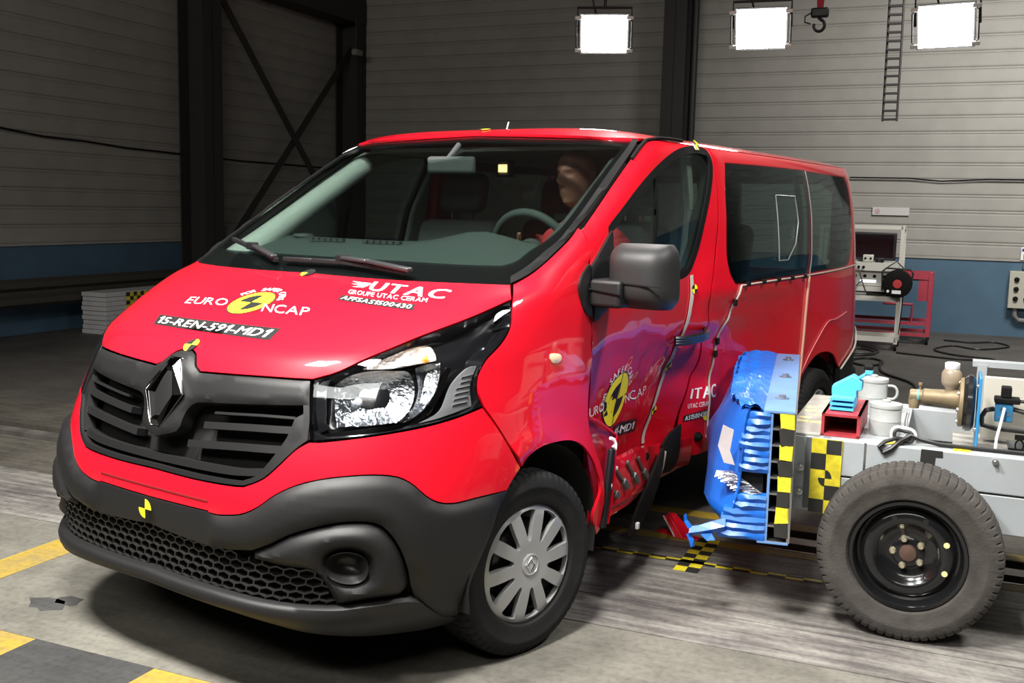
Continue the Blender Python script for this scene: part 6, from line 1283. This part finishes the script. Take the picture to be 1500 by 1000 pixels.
# head: a shaped loft with brow, nose, lips and chin (faces -x, turned a little to the passenger side)
hc = Vector((1.115, -.425, 1.735)); RH = Matrix.Rotation(math.radians(-10), 3, 'Z'); nh, na = 26, 36; rows = []
for i in range(nh+1):
    q = i/nh; z = -.135+.27*q
    rx = float(np.interp(q, [0, .06, .2, .4, .6, .8, .93, 1], [.03, .062, .085, .097, .104, .096, .060, .004])); ry = float(np.interp(q, [0, .06, .2, .4, .6, .8, .93, 1], [.026, .046, .064, .073, .077, .072, .046, .004]))
    row = []
    for k in range(na):
        a = 2*math.pi*k/na; x = -rx*math.cos(a); y = ry*math.sin(a); f = math.cos(a)
        if f > 0:
            yy = abs(y)
            nose = .036*math.exp(-(yy/.013)**2)*math.exp(-((z+.018)/.020)**2)+.014*math.exp(-(yy/.010)**2)*math.exp(-((z-.012)/.03)**2)
            eye = -.016*math.exp(-((yy-.031)/.015)**2)*math.exp(-((z-.016)/.012)**2); brow = .006*math.exp(-((yy-.03)/.025)**2)*math.exp(-((z-.036)/.010)**2)
            lip = .007*math.exp(-(yy/.022)**2)*(math.exp(-((z+.062)/.006)**2)+math.exp(-((z+.076)/.006)**2)); chin = .012*math.exp(-(yy/.025)**2)*math.exp(-((z+.112)/.016)**2)
            x -= nose+eye+brow+lip+chin
        p = RH @ Vector((x, y, z))+hc-DO; row.append(bm.verts.new(p))
    rows.append(row)
for i in range(nh):
    for k in range(na): bm.faces.new((rows[i][k], rows[i][(k+1) % na], rows[i+1][(k+1) % na], rows[i+1][k]))
bm.faces.new(rows[0][::-1]); bm.faces.new(rows[-1])
for s in (-1, 1):      # ears
    ring = []
    for (dx, dz_) in ((.0, -.03), (.018, -.022), (.024, .005), (.014, .028), (-.006, .024), (-.01, -.01)):
        ring.append([bm.verts.new(RH @ Vector((.012+dx, s*(.072+o), dz_))+hc-DO) for o in (-.01, .014)])
    for i in range(6): j = (i+1) % 6; bm.faces.new((ring[i][0], ring[j][0], ring[j][1], ring[i][1]))
    bm.faces.new([r_[1] for r_ in ring])
# hands: palm and five fingers closed on the wheel rim
for (hx, hy, hz, s) in ((.69, -.635, 1.425, -1), (.69, -.355, 1.425, 1)):
    for f in range(5):
        o_ = Vector((hx, hy, hz))-DO; th = f == 4
        base = o_+Vector((.015, s*.01, -.03+.018*f)) if not th else o_+Vector((.02, -s*.02, .01))
        pts = [base, base+Vector((-.035, s*.006, .004)), base+Vector((-.05, -s*.02, .004)), base+Vector((-.035, -s*.04, .002))] if not th else [base, base+Vector((-.01, -s*.02, .025)), base+Vector((-.02, -s*.025, .05))]
        mbt = MB(); mbt.tube(pts, [.010, .009, .008, .006][:len(pts)], 8); vs = [bm.verts.new(v) for v in mbt.v]
        for fc in mbt.f: bm.faces.new([vs[i] for i in fc])
bmesh.ops.recalc_face_normals(bm, faces=bm.faces); me = bpy.data.meshes.new('body'); bm.to_mesh(me); bm.free(); link('body', me, DS, DM)
# red shirt over torso and upper arms
JS = [((1.08, -.44, 1.00), .142), ((1.13, -.44, 1.15), .142), ((1.17, -.44, 1.33), .162), ((1.17, -.44, 1.475), .108), ((1.16, -.437, 1.52), .070), ((1.16, -.615, 1.44), .082), ((1.06, -.67, 1.29), .062), ((1.16, -.265, 1.44), .082), ((1.06, -.215, 1.29), .062)]
sh = skin('shirt', JS, [(0, 1), (1, 2), (2, 3), (3, 4), (3, 5), (5, 6), (3, 7), (7, 8)], None)
link('shirt', sh, mat('shirt_red', (.30, .012, .02), .8, bump=.2, bscale=200), DM)
# marker patches taped to the upper arm and chest
def patchbox(nm, c, d, mt, rz=0, ry=0):
    b = MB(); b.box(Vector(c)-DO, d, Matrix.Rotation(rz, 3, 'Z') @ Matrix.Rotation(ry, 3, 'Y')); b.build(nm, mt, DM, bevel=.004)
patchbox('arm_band', (1.09, -.675, 1.345), (.10, .13, .05), mat('band_cream', (.62, .62, .42), .6), 0, .5)
patchbox('arm_patch', (1.045, -.735, 1.335), (.07, .012, .05), mat('patch_blue', (.05, .28, .6), .5), .2, .3)
patchbox('chest_patch', (1.015, -.36, 1.40), (.012, .08, .06), YEL, .1); patchbox('elbow_patch', (1.0, -.72, 1.24), (.06, .02, .05), YEL, .2)
